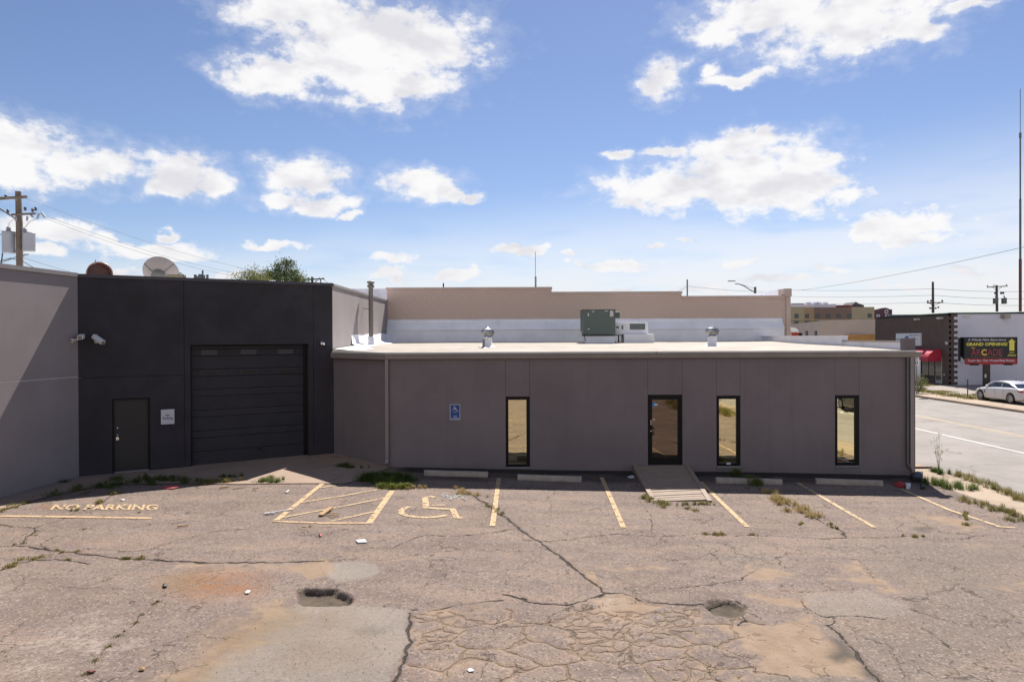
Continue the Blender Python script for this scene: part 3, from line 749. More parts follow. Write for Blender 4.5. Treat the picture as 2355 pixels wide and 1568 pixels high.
YF = 21.5
xs = lambda dx: (dx - 1177) / FD * YF
office = thing('office_building', 'low grey stucco building with flat cream roof and narrow mirrored windows', 'building', (4.3, YF + 6, 0))
XL, XR = GA[0], 12.66
ZT = 3.60
OPEN = [(xs(1163), xs(1216), .17, 2.36), (xs(1490), xs(1567), .215, 2.40), (xs(1648), xs(1700.5), .17, 2.36), (xs(1920.5), xs(1974), .17, 2.36)]
gap = .0035
def wall_piece(name, x0, x1, z0, z1, y0=YF, y1=YF + .16, m=M_stucco):
    return part(name, m, office, lambda b: b.box((x0, y0, z0), (x1, y1, z1)))
ed = [XL] + [e for o in OPEN for e in (o[0] - .015, o[1] + .015)] + [XR]
for i in range(0, len(ed), 2): wall_piece('wall_panel', ed[i] + gap, ed[i+1] - gap, -.35, ZT)
for (x0, x1, z0, z1) in OPEN:
    wall_piece('wall_panel', x0 - .015 + gap, x1 + .015 - gap, z1 + .02, ZT)
    wall_piece('wall_panel', x0 - .015 + gap, x1 + .015 - gap, -.35, z0 - .012)
part('wall_core', M_back, office, lambda b: b.box((XL + .1, YF + .161, -.35), (XR - .1, YF + .3, ZT - .01)))
# windows: frame with a mirrored pane set back in it
def window(x0, x1, z0, z1, wd=.085):
    w_ = part('window', M_black, office, lambda b: (b.box((x0, YF + .015, z0), (x0 + wd*.8, YF + .12, z1)), b.box((x1 - wd*1.05, YF + .015, z0), (x1, YF + .12, z1)),
              b.box((x0 + wd*.8, YF + .015, z1 - wd), (x1 - wd*1.05, YF + .12, z1)), b.box((x0 + wd*.8, YF + .015, z0), (x1 - wd*1.05, YF + .12, z0 + wd))))
    part('pane', M_gold, w_, lambda b: b.box((x0 + wd*.8, YF + .075, z0 + wd), (x1 - wd*1.05, YF + .09, z1 - wd)))
    part('sill', M_stucco2, office, lambda b: b.box((x0 - .01, YF - .03, z0 - .045), (x1 + .02, YF - .001, z0 - .008)))
    return w_
for k in (0, 2, 3): 
    wo_ = window(*OPEN[k])
    if k == 2: part('sticker', mat('white_sticker', (.55,.56,.6), .6), wo_, lambda b: b.box((OPEN[2][0]+.30, YF+.0125, .21), (OPEN[2][0]+.43, YF+.0148, .27)))
# glass entrance door
x0, x1, z0, z1 = OPEN[1]
dr = part('glass_door', M_black, office, lambda b: (b.box((x0, YF+.01, z0), (x0+.05, YF+.13, z1)), b.box((x1-.05, YF+.01, z0), (x1, YF+.13, z1)), b.box((x0+.05, YF+.01, z1-.06), (x1-.05, YF+.13, z1)),
     b.box((x0+.052, YF+.03, z0+.01), (x0+.125, YF+.08, z1-.063)), b.box((x1-.125, YF+.03, z0+.01), (x1-.052, YF+.08, z1-.063)),
     b.box((x0+.125, YF+.03, z1-.14), (x1-.125, YF+.08, z1-.063)), b.box((x0+.125, YF+.03, z0+.01), (x1-.125, YF+.08, z0+.22))))
part('pane', M_bronze, dr, lambda b: b.box((x0+.125, YF+.05, z0+.22), (x1-.125, YF+.06, z1-.14)))
part('pull_handle', M_black, dr, lambda b: (b.tube([(x0+.10, YF+.028, 1.12),(x0+.10, YF-.03, 1.14),(x0+.17, YF-.05, 1.20),(x0+.17, YF-.05, 1.36),(x0+.10, YF-.03, 1.42),(x0+.10, YF+.028, 1.44)], .016, 8)))
part('lock', M_galv, dr, lambda b: b.lathe([(0,.012),(.022,.012),(.025,0)], n=12, M=Matrix.Translation((x0+.085, YF+.029, 1.27)) @ Matrix.Rotation(R(90), 4, 'X')))
part('latch_plate', mat('brass_plate', (.45,.37,.26), .5, .3), dr, lambda b: b.box((x0+.07, YF+.026, 1.46), (x0+.105, YF+.0295, 1.62)))
part('sticker', mat('blue_sticker', (.03,.20,.50), .5), dr, lambda b: b.box((x0+.135, YF+.044, 2.05), (x0+.24, YF+.049, 2.17)))
part('sticker', mat('white_sticker', (.55,.56,.6), .6), dr, lambda b: b.box((x0+.20, YF+.040, 2.08), (x0+.30, YF+.0435, 2.13)))
part('sticker', mat('brass_plate', (.5,.4,.3), .5), dr, lambda b: b.box((x0+.13, YF+.044, 1.61), (x0+.22, YF+.049, 1.66)))

# slanting wing, right side wall, far walls
def plan_wall(parent, name, p0, p1, z0, z1, th, m, off=0.0):
    """upright slab along p0-p1; its outer face on the right of the run"""
    d = Vector((p1[0]-p0[0], p1[1]-p0[1])).normalized(); n = Vector((d.y, -d.x))
    a = Vector(p0) + n*off; c_ = Vector(p1) + n*off
    q = [a, c_, c_ - n*th, a - n*th]
    return part(name, m, parent, lambda b: b.prism([(v.x, v.y) for v in q], z0, z1))
plan_wall(office, 'wing_wall', (WB[0]+.03, WB[1]-.0), (GA[0]-.002, GA[1]+.0), -.3, ZT, .16, M_stucco)
plan_wall(office, 'side_wall', (XR, YF + .301), (XR, 34.3), -.4, ZT + .1, .2, M_stucco)
# gutter band (fascia) round the front and the wing
yg = YF - .15
dW = (Vector(WB) - Vector(GA)).normalized(); nW = Vector((-dW.y, dW.x)); nW = nW if nW.y < 0 else -nW
g0 = Vector((GA[0], GA[1])); 
corner = Vector((g0.x - .06, yg))
wend = Vector(WB) + nW*.15 - dW*.12
wl = Vector(WB) - dW*.12
part('gutter', M_trim, office, lambda b: b.extr([(0,ZT-.035),(0,ZT+.14),(-.15,ZT+.14),(-.15,ZT+.115),(-.135,ZT+.10),(-.11,ZT-.01),(-.08,ZT-.035)], corner.x, XR + .16, lambda u, v, t: (t, YF + u, v)), .004)
part('gutter', M_trim, office, lambda b: b.prism([(corner.x-.004, corner.y), (wend.x, wend.y), (wl.x, wl.y), (g0.x-.004, g0.y)], ZT-.034, ZT+.139))
# pier at the right-hand corner, with the low parapets along the street side
part('corner_pier', M_stucco, office, lambda b: (b.box((XR - .10, YF - .02, -.4), (XR + .03, YF + .30, ZT - .04)), b.box((XR-.26, YF - .02, ZT+.142), (XR + .03, YF + .30, ZT + .56))))
part('parapet', M_white, office, lambda b: b.box((XR - .16, YF + .301, ZT), (XR + .03, 25.8, ZT + .44)))
part('parapet', M_white, office, lambda b: b.box((XR - .20, 25.801, ZT), (XR + .03, 34.3, ZT + .62)))
part('coping', M_trim, office, lambda b: b.box((XR - .20, YF + .301, ZT + .44), (XR + .05, 25.8, ZT + .475)))
part('coping', M_white, office, lambda b: b.box((XR - .24, 25.79, ZT + .62), (XR + .05, 34.3, ZT + .66)))
# roof sheet, rising to the rear, gently uneven
def roof_z(x, y): return ZT + .185 + .0185 * (y - YF) + .012*math.sin(x*.8 + .3)*math.sin(y*.7)
def roof(b):
    nx_, ny_ = 44, 28; vs = []
    for j in range(ny_ + 1):
        y = YF - .135 + (34.36 - YF + .135) * j / ny_
        xl = GA[0] - .05 + (WB[0] - GA[0]) * min(1, max(0, (y - YF) / (WB[1] - YF)))
        if y > WB[1]: xl = WB[0]
        for i in range(nx_ + 1):
            x = xl + (XR - .16 - xl) * i / nx_ ; vs.append((x, y, roof_z(x, y)))
    b.add(vs, [(j*(nx_+1)+i, j*(nx_+1)+i+1, (j+1)*(nx_+1)+i+1, (j+1)*(nx_+1)+i) for j in range(ny_) for i in range(nx_)], True)
part('roof', M_roof, office, roof)
part('drip_edge', M_rusty, office, lambda b: b.box((corner.x + .01, yg + .01, ZT + .141), (XR + .0, YF - .137, ZT + .19)))
part('drip_edge', M_rusty, office, lambda b: b.prism([(corner.x, corner.y+.012), (wend.x + .05, wend.y-.02), (wl.x + .02, wl.y - .05), (g0.x - .01, g0.y-.10)], ZT+.140, ZT+.19))
# white membrane turned up at the left end of the roof
def upstand(b):
    prof = [(-6.24, 34.3), (-6.24, 27.2)]
    vs = []; 
    for k in range(15):
        y = 26.6 + (34.3-26.6)*k/14
        for (dx, dz) in ((0.012, .46 + .03*math.sin(k*1.3)), (.05, .14), (.22, .05), (.60 + .12*math.sin(k*.9), .012)):
            x = -6.27 + dx; vs.append((x, y, roof_z(x, y) + dz))
    b.add(vs, [(k*4+j, k*4+j+1, (k+1)*4+j+1, (k+1)*4+j) for k in range(14) for j in range(3)], True)
part('flashing', M_white, office, upstand)
part('flashing', M_white, office, lambda b: b.add([(-6.22,23.9,roof_z(-6.2,23.9)+.05),(-5.3,23.0,roof_z(-5.3,23)+.014),(-4.9,24.2,roof_z(-4.9,24)+.016),(-5.6,26.6,roof_z(-5.6,26.6)+.016),(-6.22,26.6,roof_z(-6.2,26.6)+.06)], [(0,1,2,3,4)]))
# downspouts
def spout(x, ztop, zb, y=YF - .055, kick=.14, wd=.075):
    def f(b):
        b.box((x - wd/2, y - .045, zb + .22), (x + wd/2, y + .045, ztop))
        M = Matrix.Translation((x, y, zb + .22)) @ Matrix.Rotation(R(-38), 4, 'X')
        b.box((-wd/2 + .002, -.043, -.16), (wd/2 - .002, .043, .02), M)
    return f
part('downspout', M_trim, office, spout(xs(889.5), ZT - .036, .20, wd=.10), .006)
part('downspout', M_trim, office, spout(xs(2093), ZT - .036, -.10, wd=.11), .006)
part('downspout', mat('dark_grey_trim', (.12,.11,.11), .7), office, spout(xs(2083), ZT - .036, .02, wd=.05), .004)  # slim spout in a darker grey than the other trim

# ================================================================ the warehouse at the left
ware = thing('warehouse', 'tall stucco warehouse with charcoal front, light grey flank and overhead door', 'building', (-11, 26, 0))
ztA = hit(178, 634, WA, WB)[0].z; ztB = hit(776, 661, WA, WB)[0].z
ZW = (ztA + ztB) / 2
LAB = (Vector(WB) - Vector(WA)).length
run = lambda dx, dy=900: hit(dx, dy, WA, WB)[1]
zz = lambda dx, dy: hit(dx, dy, WA, WB)[0].z
dAB = (Vector(WB) - Vector(WA)) / LAB; nAB = Vector((dAB.y, -dAB.x))
def ab(u, n=0.0): v = Vector(WA) + dAB*u + nAB*n; return (v.x, v.y)
def abbox(u0, u1, z0, z1, n0, n1): return lambda b: b.prism([ab(u0, n1), ab(u1, n1), ab(u1, n0), ab(u0, n0)], z0, z1)
uJ1, uJ2 = run(424), run(721); uD0, uD1 = run(438), run(709.5)
uP0, uP1 = run(257), run(345)
zJ = (zz(300, 865) + zz(424, 863)) / 2
zDt = zz(440, 793); zPt = zz(257, 917)
gz_ = lambda u: float(gz(*ab(u)))
zPb = gz_(uP0) + .06
for u0, u1, a, c_ in ((0, uJ1, zJ, ZW), (0, uP0, -.2, zJ), (uP0, uP1, zPt, zJ), (uP1, uJ1, -.2, zJ), (uJ1, uD0, -.2, zDt), (uJ1, uJ2, zDt, ZW), (uD1, uJ2, -.2, zDt), (uJ2, LAB, -.2, ZW)):
    g_ = .006
    gb = g_ if a > .5 and a != zPt and a != zDt else 0
    join = (u0, u1, a) in ()
    part('wall_panel', M_dark, ware, abbox(u0 + (g_ if u0 in (uJ1, uJ2) and a < zDt + .01 or u0 == uJ1 else 0), u1 - (g_ if u1 in (uJ1, uJ2) else 0), a + (g_ if a == zJ else 0), c_ - (g_ if c_ == zJ else 0), -.22, 0))
part('wall_core', mat('charcoal_core', (.02,.018,.02), .95), ware, abbox(.1, LAB - .1, .0, ZW - .05, -.40, -.30))
# personnel door
pd = part('steel_door', M_steel_door, ware, abbox(uP0 + .055, uP1 - .055, zPb, zPt - .055, -.13, -.085))
part('door_frame', M_black, pd, lambda b: (abbox(uP0, uP0 + .05, zPb - .05, zPt, -.20, -.02)(b), abbox(uP1 - .05, uP1, zPb - .05, zPt, -.20, -.02)(b), abbox(uP0 + .05, uP1 - .05, zPt - .05, zPt, -.20, -.02)(b)))
part('threshold', M_stucco2, pd, abbox(uP0 + .05, uP1 - .05, zPb - .09, zPb - .01, -.2, .04))
def knob(b, u, z, r, l):
    M = Matrix.Translation((*ab(u, -.085), z)) @ Matrix.Rotation(math.atan2(nAB.y, nAB.x), 4, 'Z') @ Matrix.Rotation(R(90), 4, 'Y')
    b.lathe([(r*.5,0),(r*.5,l*.5),(r,l*.6),(r,l),(0,l*1.1)], n=14, M=M)
part('deadbolt', M_galv, pd, lambda b: knob(b, uP0 + .14, zz(267, 985), .034, .03))
part('door_knob', M_galv, pd, lambda b: knob(b, uP0 + .14, zz(267, 1001), .032, .06))
part('key_box', M_galv, pd, lambda b: abbox(uP0 + .10, uP0 + .175, zz(267, 1012), zz(267, 1005), -.083, -.03)(b))
# overhead sectional door
zDb = gz_(uD0) - .02
oh = part('overhead_door', M_black, ware, lambda b: (abbox(uD0, uD0 + .05, zDb, zDt, -.30, -.14)(b), abbox(uD1 - .13, uD1, zDb, zDt, -.30, -.16)(b), abbox(uD0 + .05, uD1 - .13, zDt - .05, zDt, -.30, -.14)(b)))
edges = [100,150,232,385,470,620,700,860,940,1100,1180,1340,1505]
zs_ = [zDt - (e - 100) / 1405 * (zDt - zDb) for e in edges]
for k in range(12):
    z1_, z0_ = zs_[k] - .008, zs_[k+1] + .008
    def slat(b):
        nr = max(2, int((z1_ - z0_) / .035)); vs = []
        for j in range(nr * 2 + 1):
            z = z0_ + (z1_ - z0_) * j / (nr * 2); n = -.205 + (.007 if j % 2 else 0)
            for u in (uD0 + .051, uD1 - .131): vs.append((*ab(u, n), z))
        b.add(vs, [(2*j, 2*j+1, 2*j+3, 2*j+2) for j in range(nr*2)])
        abbox(uD0 + .051, uD1 - .131, z0_, z1_, -.25, -.215)(b)
    s_ = part('slat', M_door, oh, slat)
    if k in (1, 3):
        for c0, c1 in ((295,495), (775,970), (1230,1415)):
            L = uD1 - .131 - uD0 - .051
            # positions read along the foreshortened door
            ua = run(520/1.27443 + c0*.24236/1.27443); ub = run(520/1.27443 + c1*.24236/1.27443)
            zc = (z0_ + z1_) / 2; hh = .085
            fr = part('lite', mat('dark_lite_rim', (.05,.046,.05), .4, .2), oh, lambda b: abbox(ua, ub, zc - hh, zc + hh, -.204, -.188)(b), .010)
            part('pane', mat('black_lite_pane', (.008,.008,.010), .18, spec=.35) if k == 3 else mat('frosted_grey_pane', (0.0270,0.0270,0.0330), .4), fr, lambda b: abbox(ua + .018, ub - .018, zc - hh + .016, zc + hh - .016, -.187, -.1845)(b))
part('bottom_seal', mat('black_rubber', (.01,.01,.01), .8), oh, abbox(uD0 + .05, uD1 - .13, zDb - .04, zDb + .02, -.25, -.19))
part('pull_ring', M_black, oh, lambda b: b.tube([(*ab(run(598) + .06*math.cos(a), -.19), zz(598, 1036) + .06*math.sin(a)) for a in np.linspace(0, math.pi, 9)], .012, 6))
# coping, flanks, roof
part('coping', mat('charcoal_coping', (.05,.046,.055), .5), ware, abbox(-.02, LAB + .03, ZW, ZW + .10, -.30, .03))
dL = (Vector(WC) - Vector(WA)).normalized(); LL = (Vector(WC) - Vector(WA)).length
zJl = hit(0, 880, WC, WA)[0].z
plan_wall(ware, 'flank_wall', WC, WA, -.2, zJl - .006, .2, M_stucco2)
plan_wall(ware, 'flank_wall', WC, WA, zJl + .006, ZW, .2, M_stucco2)
plan_wall(ware, 'joint_strip', WC, WA, zJl - .006, zJl + .006, .15, M_white, -.004)
plan_wall(ware, 'coping', WC, (WA[0]-.0, WA[1]-.03), ZW + .003, ZW + .12, .30, mat('pale_coping', (0.2400,0.2160,0.2080), .6), .04)
SWx = -6.26
part('return_wall', M_stucco2, ware, lambda b: b.box((SWx - .2, WB[1] + .02, .0), (SWx, 34.38, ZW)))
part('coping', mat('pale_coping', (0.2400,0.2160,0.2080), .6), ware, lambda b: b.box((SWx - .30, WB[1] + .12, ZW), (SWx + .035, 34.35, ZW + .085)))
part('roof', M_white, ware, lambda b: b.prism([(WC[0]-.1, WC[1]), (WA[0]-.15, WA[1]+.1), ab(LAB-.3, -.25), (SWx - .2, 24.1), (SWx - .2, 60), (-40, 60), (-40, WC[1])], ZW - .45, ZW - .38))
part('penthouse', mat('lilac_white_panel', (.50,.49,.53), .8), ware, lambda b: b.box((-13.5, 47, ZW - .4), (-7.2, 52, at(840, 664, 47).z)))

# ================================================================ beige block building behind
YB = 34.4
hall = thing('block_building', 'long beige painted block building with stepped parapet behind the grey roof', 'building', (4, YB + 6, 0))
xb0 = at(890, 700, YB).x; xb1 = at(1812, 700, YB).x
st1 = at(1268, 670, YB).x; st2 = at(1567, 675, YB).x
zt = [at(1000, 661, YB).z, at(1400, 670.5, YB).z, at(1700, 680, YB).z]
segs = [(xb0, st1, zt[0]), (st1, st2, zt[1]), (st2, xb1 - .12, zt[2])]
for a, c_, z in segs:
    part('wall_core', M_block, hall, lambda b: b.box((a, YB + .006, -.3), (c_, YB + .3, z - .12)))
    part('coping', M_block_cap, hall, lambda b: b.box((a - (.06 if a == xb0 else 0), YB - .035, z - .12), (c_ + (.03 if c_ != segs[2][1] else 0), YB + .34, z)))
# single blocks: the courses that show above the roof
bw, bh, jt = .405, .203, .003
blk = MB().box((jt/2, 0, jt/2), (bw - jt/2, .012, bh - jt/2)).mesh('block'); blk.materials.append(M_block)
rest = MB(); cnt = 0
zlow = at(1200, 757, YB).z
for r_ in range(14):
    z = zlow + r_ * bh
    for i in range(-1, 52):
        x = xb0 + i * bw + (bw/2 if r_ % 2 else 0)
        top = next((s[2] for s in segs if s[0] - .3 <= x and x + bw <= s[1] + .3), None)
        sg = [s for s in segs if s[0] <= x + .001 and x + bw <= s[1] + .001]
        if not sg:
            sg = [s for s in segs if s[0] <= x + bw/2 <= s[1]]
            if not sg: continue
        zt_ = min(s[2] for s in segs if s[0] < x + bw and s[1] > x)
        if z + bh > zt_ - .12: continue
        xa, xc = max(x, xb0), min(x + bw, xb1 - .15)
        if xc - xa < .1: continue
        if abs(xa - x) < .001 and abs(xc - x - bw) < .001 and r_ >= 3 and cnt < 300 and (i + r_) % 1 == 0:
            o = bpy.data.objects.new('block', blk); COL.objects.link(o); o.parent = hall
            o.matrix_parent_inverse = wm(hall).inverted(); o.location = (x, YB - .0065 + random.uniform(-.0008, .0008), z); cnt += 1
        else:
            rest.box((xa + jt/2, YB - .0065, z + jt/2), (xc - jt/2, YB + .0055, z + bh - jt/2))
stuff(rest.build('blockwork', M_block, hall))
part('corner_pier', M_block_cap, hall, lambda b: (b.box((xb1 - .119, YB - .06, -.3), (xb1 + .10, YB + .5, at(1805, 682, YB).z)), b.box((xb1 - .22, YB - .14, at(1805, 682, YB).z + .001), (xb1 + .12, YB + .5, at(1805, 664, YB).z))))
part('side_wall', M_block, hall, lambda b: b.box((xb1 - .15, YB + .51, -.3), (xb1 + .02, YB + 16, zt[2] - .1)))
part('street_parapet', M_white, hall, lambda b: b.prism([(xb1 - .30, YB + .51), (xb1 - .16, YB + .51), (xb1 - .16, YB + 16), (xb1 - .30, YB + 16)], zt[2] - .6, zt[2] + .35))
part('end_wall', M_block, hall, lambda b: b.box((xb0, YB + .31, -.3), (xb0 + .2, YB + 16, zt[0] - .1)))
part('roof', M_white, hall, lambda b: b.box((xb0 + .2, YB + .35, zt[2] - .9), (xb1 - .31, YB + 16, zt[2] - .8)))
# white membrane carried up the foot of the wall over a wood cant
zc = [at(1300, y, YB - .2).z for y in (733, 741, 757, 785)]
part('wall_flashing', M_white, hall, lambda b: b.extr([(0, zc[0]), (-.05, zc[0] - .02), (-.10, zc[1]), (-.34, zc[2] + .04), (-.36, zc[2] - .02), (-.31, zc[2] - .05), (-.32, zc[3] - .12), (0, zc[3] - .12)], xb0 + .03, at(1797, 745, YB).x, lambda u, v, t: (t, YB - .008 + u, v)))
# ================================================================ things on the roofs
M_vane = mat('spun_aluminium', (.42,.42,.43), .42, 1.0, var=.1)
def turbine(loc, label):
    z = roof_z(loc[0], loc[1])
    v = thing('turbine_vent', label, 'roof vent', (loc[0], loc[1], z), 'turbine vents on the cream roof')
    L = lambda x, y, zz_: (loc[0] + x*.82, loc[1] + y*.82, z + zz_*.84)
    MV = Matrix.Translation((loc[0], loc[1], z)) @ Matrix.Diagonal((.82, .82, .84, 1))
    part('base', M_white, v, lambda b: b.lathe([(.40,-.01),(.30,.02),(.215,.06),(.205,.36),(.205,.37)], (0,0,0), 24, MV))
    part('collar', M_galv, v, lambda b: b.lathe([(.20,.37),(.21,.38),(.21,.47),(.19,.48)], (0,0,0), 24, MV))
    part('core', mat('dark_vent_inside', (.02,.02,.022), .6), v, lambda b: b.lathe([(.12,.48),(.22,.55),(.255,.66),(.22,.77),(.10,.85)], (0,0,0), 20, MV))
    for k in range(20):
        def vane(b):
            vs = []
            for j in range(9):
                th = -1.12 + 2.24 * j / 8; r0 = .30 * math.cos(th*.92) + .02; zz_ = .665 + .205 * math.sin(th)
                a = 2*math.pi*k/20 + .55*(j/8)
                for da, dr in ((0, .0), (.17, -.004), (.33, -.03)):
                    vs.append(L((r0+dr)*math.cos(a+da), (r0+dr)*math.sin(a+da), zz_))
            b.add(vs, [(3*j+i, 3*j+i+1, 3*j+i+4, 3*j+i+3) for j in range(8) for i in (0, 1)], True)
        part('vane', M_vane, v, vane)
    part('cap', M_galv, v, lambda b: b.lathe([(.15,.86),(.14,.885),(.05,.91),(.04,.93),(0,.935)], (0,0,0), 20, MV))
    return v
pt = at(1121, 795, 26.5); turbine((pt.x, 26.5), 'silver turbine roof vent near the left middle of the cream roof')
pt = at(1637, 794, 26.7); turbine((pt.x, 26.7), 'silver turbine roof vent to the right of the green air conditioner')
pt = at(1112, 800, 25.2)
o = part('vent_pipe', mat('dull_grey_pipe', (.19,.19,.19), .5, .4), None, lambda b: (b.tube([(pt.x, 25.2, roof_z(pt.x, 25.2) - .02), (pt.x, 25.2, roof_z(pt.x, 25.2) + .34)], .045, 12), b.lathe([(.20,.0),(.06,.03),(.055,.08)], (pt.x, 25.2, roof_z(pt.x, 25.2)), 14)))
tag(o, 'short grey vent pipe just in front of the left turbine vent', 'pipe')
# tall flue by the return wall
yf = 28.6; pf = at(853, 780, yf); zf0 = roof_z(pf.x, yf)
ztop = at(853, 647, yf).z
fl = thing('flue_pipe', 'tall grey flue pipe with slotted cap rising from the white flashing', 'flue', (pf.x, yf, zf0))
M_flue = mat('grey_flue_metal', (.20,.175,.155), .55, .3, var=.1)
part('boot', M_white, fl, lambda b: b.lathe([(.22,-.01),(.17,.05),(.145,.12),(.14,.36),(.115,.38)], (pf.x, yf, zf0), 18))
part('pipe', M_flue, fl, lambda b: b.tube([(pf.x, yf, zf0 + .1), (pf.x, yf, ztop - .22)], .095, 18))
part('band', M_flue, fl, lambda b: b.lathe([(.097,0),(.104,.01),(.104,.05),(.097,.06)], (pf.x, yf, zf0 + 1.05), 18))
part('cap', M_flue, fl, lambda b: (b.lathe([(.095,-.28),(.15,-.24),(.15,-.16),(.10,-.15),(.10,-.10),(.155,-.09),(.155,-.02),(.13,0),(0,.015)], (pf.x, yf, ztop), 18)))
part('stay', M_flue, fl, lambda b: b.tube([(pf.x - .05, yf, at(853, 711, yf).z), (SWx + .002, yf + .1, at(820, 709, yf).z)], .016, 6))
# air conditioner
ya = 31.2
AX = lambda dx: at(dx, 770, ya).x
AZ = lambda dy: at(1378, dy, ya).z
M_ac = mat('green_cabinet_paint', (.092,.122,.108), .5, var=.05)
M_ac2 = mat('faded_green_panel', (.125,.150,.150), .55, var=.08)
M_lab = mat('pale_label', (.52,.51,.47), .6, var=.15, vscale=14)
ac = thing('rooftop_air_conditioner', 'dark green rooftop air conditioner on a white kerb with white duct', 'air conditioner', (AX(1380), ya + .5, roof_z(AX(1380), ya)))
zr = roof_z(AX(1380), ya)
part('roof_kerb', M_white, ac, lambda b: b.box((AX(1346), ya + .04, zr - .05), (AX(1413), ya + 1.3, AZ(772))), .02)
cb = part('cabinet', M_ac, ac, lambda b: b.box((AX(1341), ya, AZ(769.5)), (AX(1415), ya + 1.35, AZ(713))), .012)
part('base_rail', M_black, ac, lambda b: b.box((AX(1340), ya - .02, AZ(772)), (AX(1430), ya + 1.37, AZ(769.8))))
part('leg', M_black, ac, lambda b: (b.box((AX(1423.5), ya + .3, zr), (AX(1426), ya + .36, AZ(772))), b.box((AX(1418), ya + .2, zr - .01), (AX(1431), ya + .46, zr + .03))))
part('lid', M_ac, cb, lambda b: b.box((AX(1340), ya - .03, AZ(713) + .001), (AX(1416), ya + 1.38, AZ(711.5))))
part('access_panel', M_ac, cb, lambda b: b.box((AX(1350), ya - .025, AZ(756)), (AX(1355), ya - .001, AZ(718))), .005)
for a, c_, d_, e_ in ((1351,1354,727,720), (1351,1355.5,758,755), (1360,1368,715.2,714), (1361,1366,718.3,717.2), (1390,1398,716.4,714.6), (1402,1410,728,714.5)):
    part('label', M_lab, cb, lambda b: b.box((AX(a), ya - .036, AZ(d_)), (AX(c_), ya - .0305 if a < 1356 else ya - .002, AZ(e_))))
part('economiser_hood', M_ac, ac, lambda b: b.box((AX(1415.2), ya + .35, AZ(731)), (AX(1428), ya + 1.1, AZ(717))), .01)
part('duct', M_white, ac, lambda b: b.box((AX(1415.5), ya + .5, AZ(768)), (AX(1495), ya + 1.3, AZ(741.5))), .015)
for a, c_, d_, e_ in ((1452,1488,758,744), (1420,1427,755,750), (1433,1437,757.5,748)):
    part('bare_panel', M_ac2, ac, lambda b: b.box((AX(a), ya + .490, AZ(d_)), (AX(c_), ya + .4995, AZ(e_))), .003)
part('duct_kerb', M_white, ac, lambda b: b.prism([(AX(1436), ya + .2), (AX(1506), ya + .2), (AX(1505), ya + 1.4), (AX(1438), ya + 1.4)], zr - .05, AZ(768.5)), .03)
part('condensate_pipe', mat('white_plastic_pipe', (.7,.69,.68), .5), ac, lambda b: b.tube([(AX(1341), ya + .05, AZ(762)), (AX(1336), ya - .02, AZ(762)), (AX(1335.5), ya - .02, zr)], .025, 8))
part('cable', M_black, ac, lambda b: b.tube([(AX(1344), ya - .02, AZ(768)), (AX(1343.5), ya - .04, AZ(778)), (AX(1347), ya + .03, AZ(783))], .014, 6))

# ---- things on the warehouse roof
zwr = ZW - .38
yv = 26.2; vx = at(216, 620, yv)
ve = thing('roof_cowl', 'rusty brown metal wind cowl with spiked top above the charcoal wall', 'roof vent', (vx.x, yv, zwr))
M_cowl = mat('brown_copper_metal', (.22,.125,.10), .42, .55, var=.2, vscale=2.5)
rc = .42; zt_ = at(216, 606, yv).z
MC = Matrix.Translation((vx.x, yv + .25, 0)) @ Matrix.Rotation(R(38), 4, 'Z') @ Matrix.Translation((-vx.x, -yv - .25, 0))
def cowl(b):
    # a drum lying forward: an elbow from the upright neck to a mouth that faces the lot
    pts = []
    n = 22; rings = []
    path = [(0, .55, -.85, 0), (0, .55, -.35, 0), (0, .48, -.02, 28), (0, .28, .20, 55), (0, .02, .28, 82), (0, -.22, .27, 92)]
    for (x, y, z, ang) in path:
        a = R(ang); d = Vector((0, -math.sin(a), math.cos(a))); u = Vector((1, 0, 0)); v_ = Vector((0, math.cos(a), math.sin(a)))
        rings.append([Vector((vx.x, yv, zt_ - .62 - .05)) + Vector((x, y, z)) + (u*math.cos(2*math.pi*j/n) + v_*math.sin(2*math.pi*j/n)) * rc for j in range(n)])
    vs = [MC @ q for r_ in rings for q in r_]
    b.add(vs, [(i*n+j, i*n+(j+1)%n, (i+1)*n+(j+1)%n, (i+1)*n+j) for i in range(len(path)-1) for j in range(n)], True)
part('hood', M_cowl, ve, cowl)
part('neck', M_cowl, ve, lambda b: b.tube([MC @ Vector((vx.x, yv + .55, zwr - .1)), MC @ Vector((vx.x, yv + .55, zt_ - 1.3))], .40, 20))
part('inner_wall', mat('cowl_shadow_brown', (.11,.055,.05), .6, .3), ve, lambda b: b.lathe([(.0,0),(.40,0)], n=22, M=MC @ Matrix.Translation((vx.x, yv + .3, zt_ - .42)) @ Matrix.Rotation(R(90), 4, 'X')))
part('rim', M_cowl, ve, lambda b: b.tube([MC @ Vector((vx.x + (rc+.01)*math.cos(a), yv - .23, zt_ - .40 + (rc+.01)*math.sin(a))) for a in np.linspace(0, 2*math.pi, 25)], .022, 6))
part('spike', M_galv, ve, lambda b: b.tube([(vx.x, yv + .1, zt_ - .02), (vx.x, yv + .1, zt_ + .18)], .05, 8, .004))

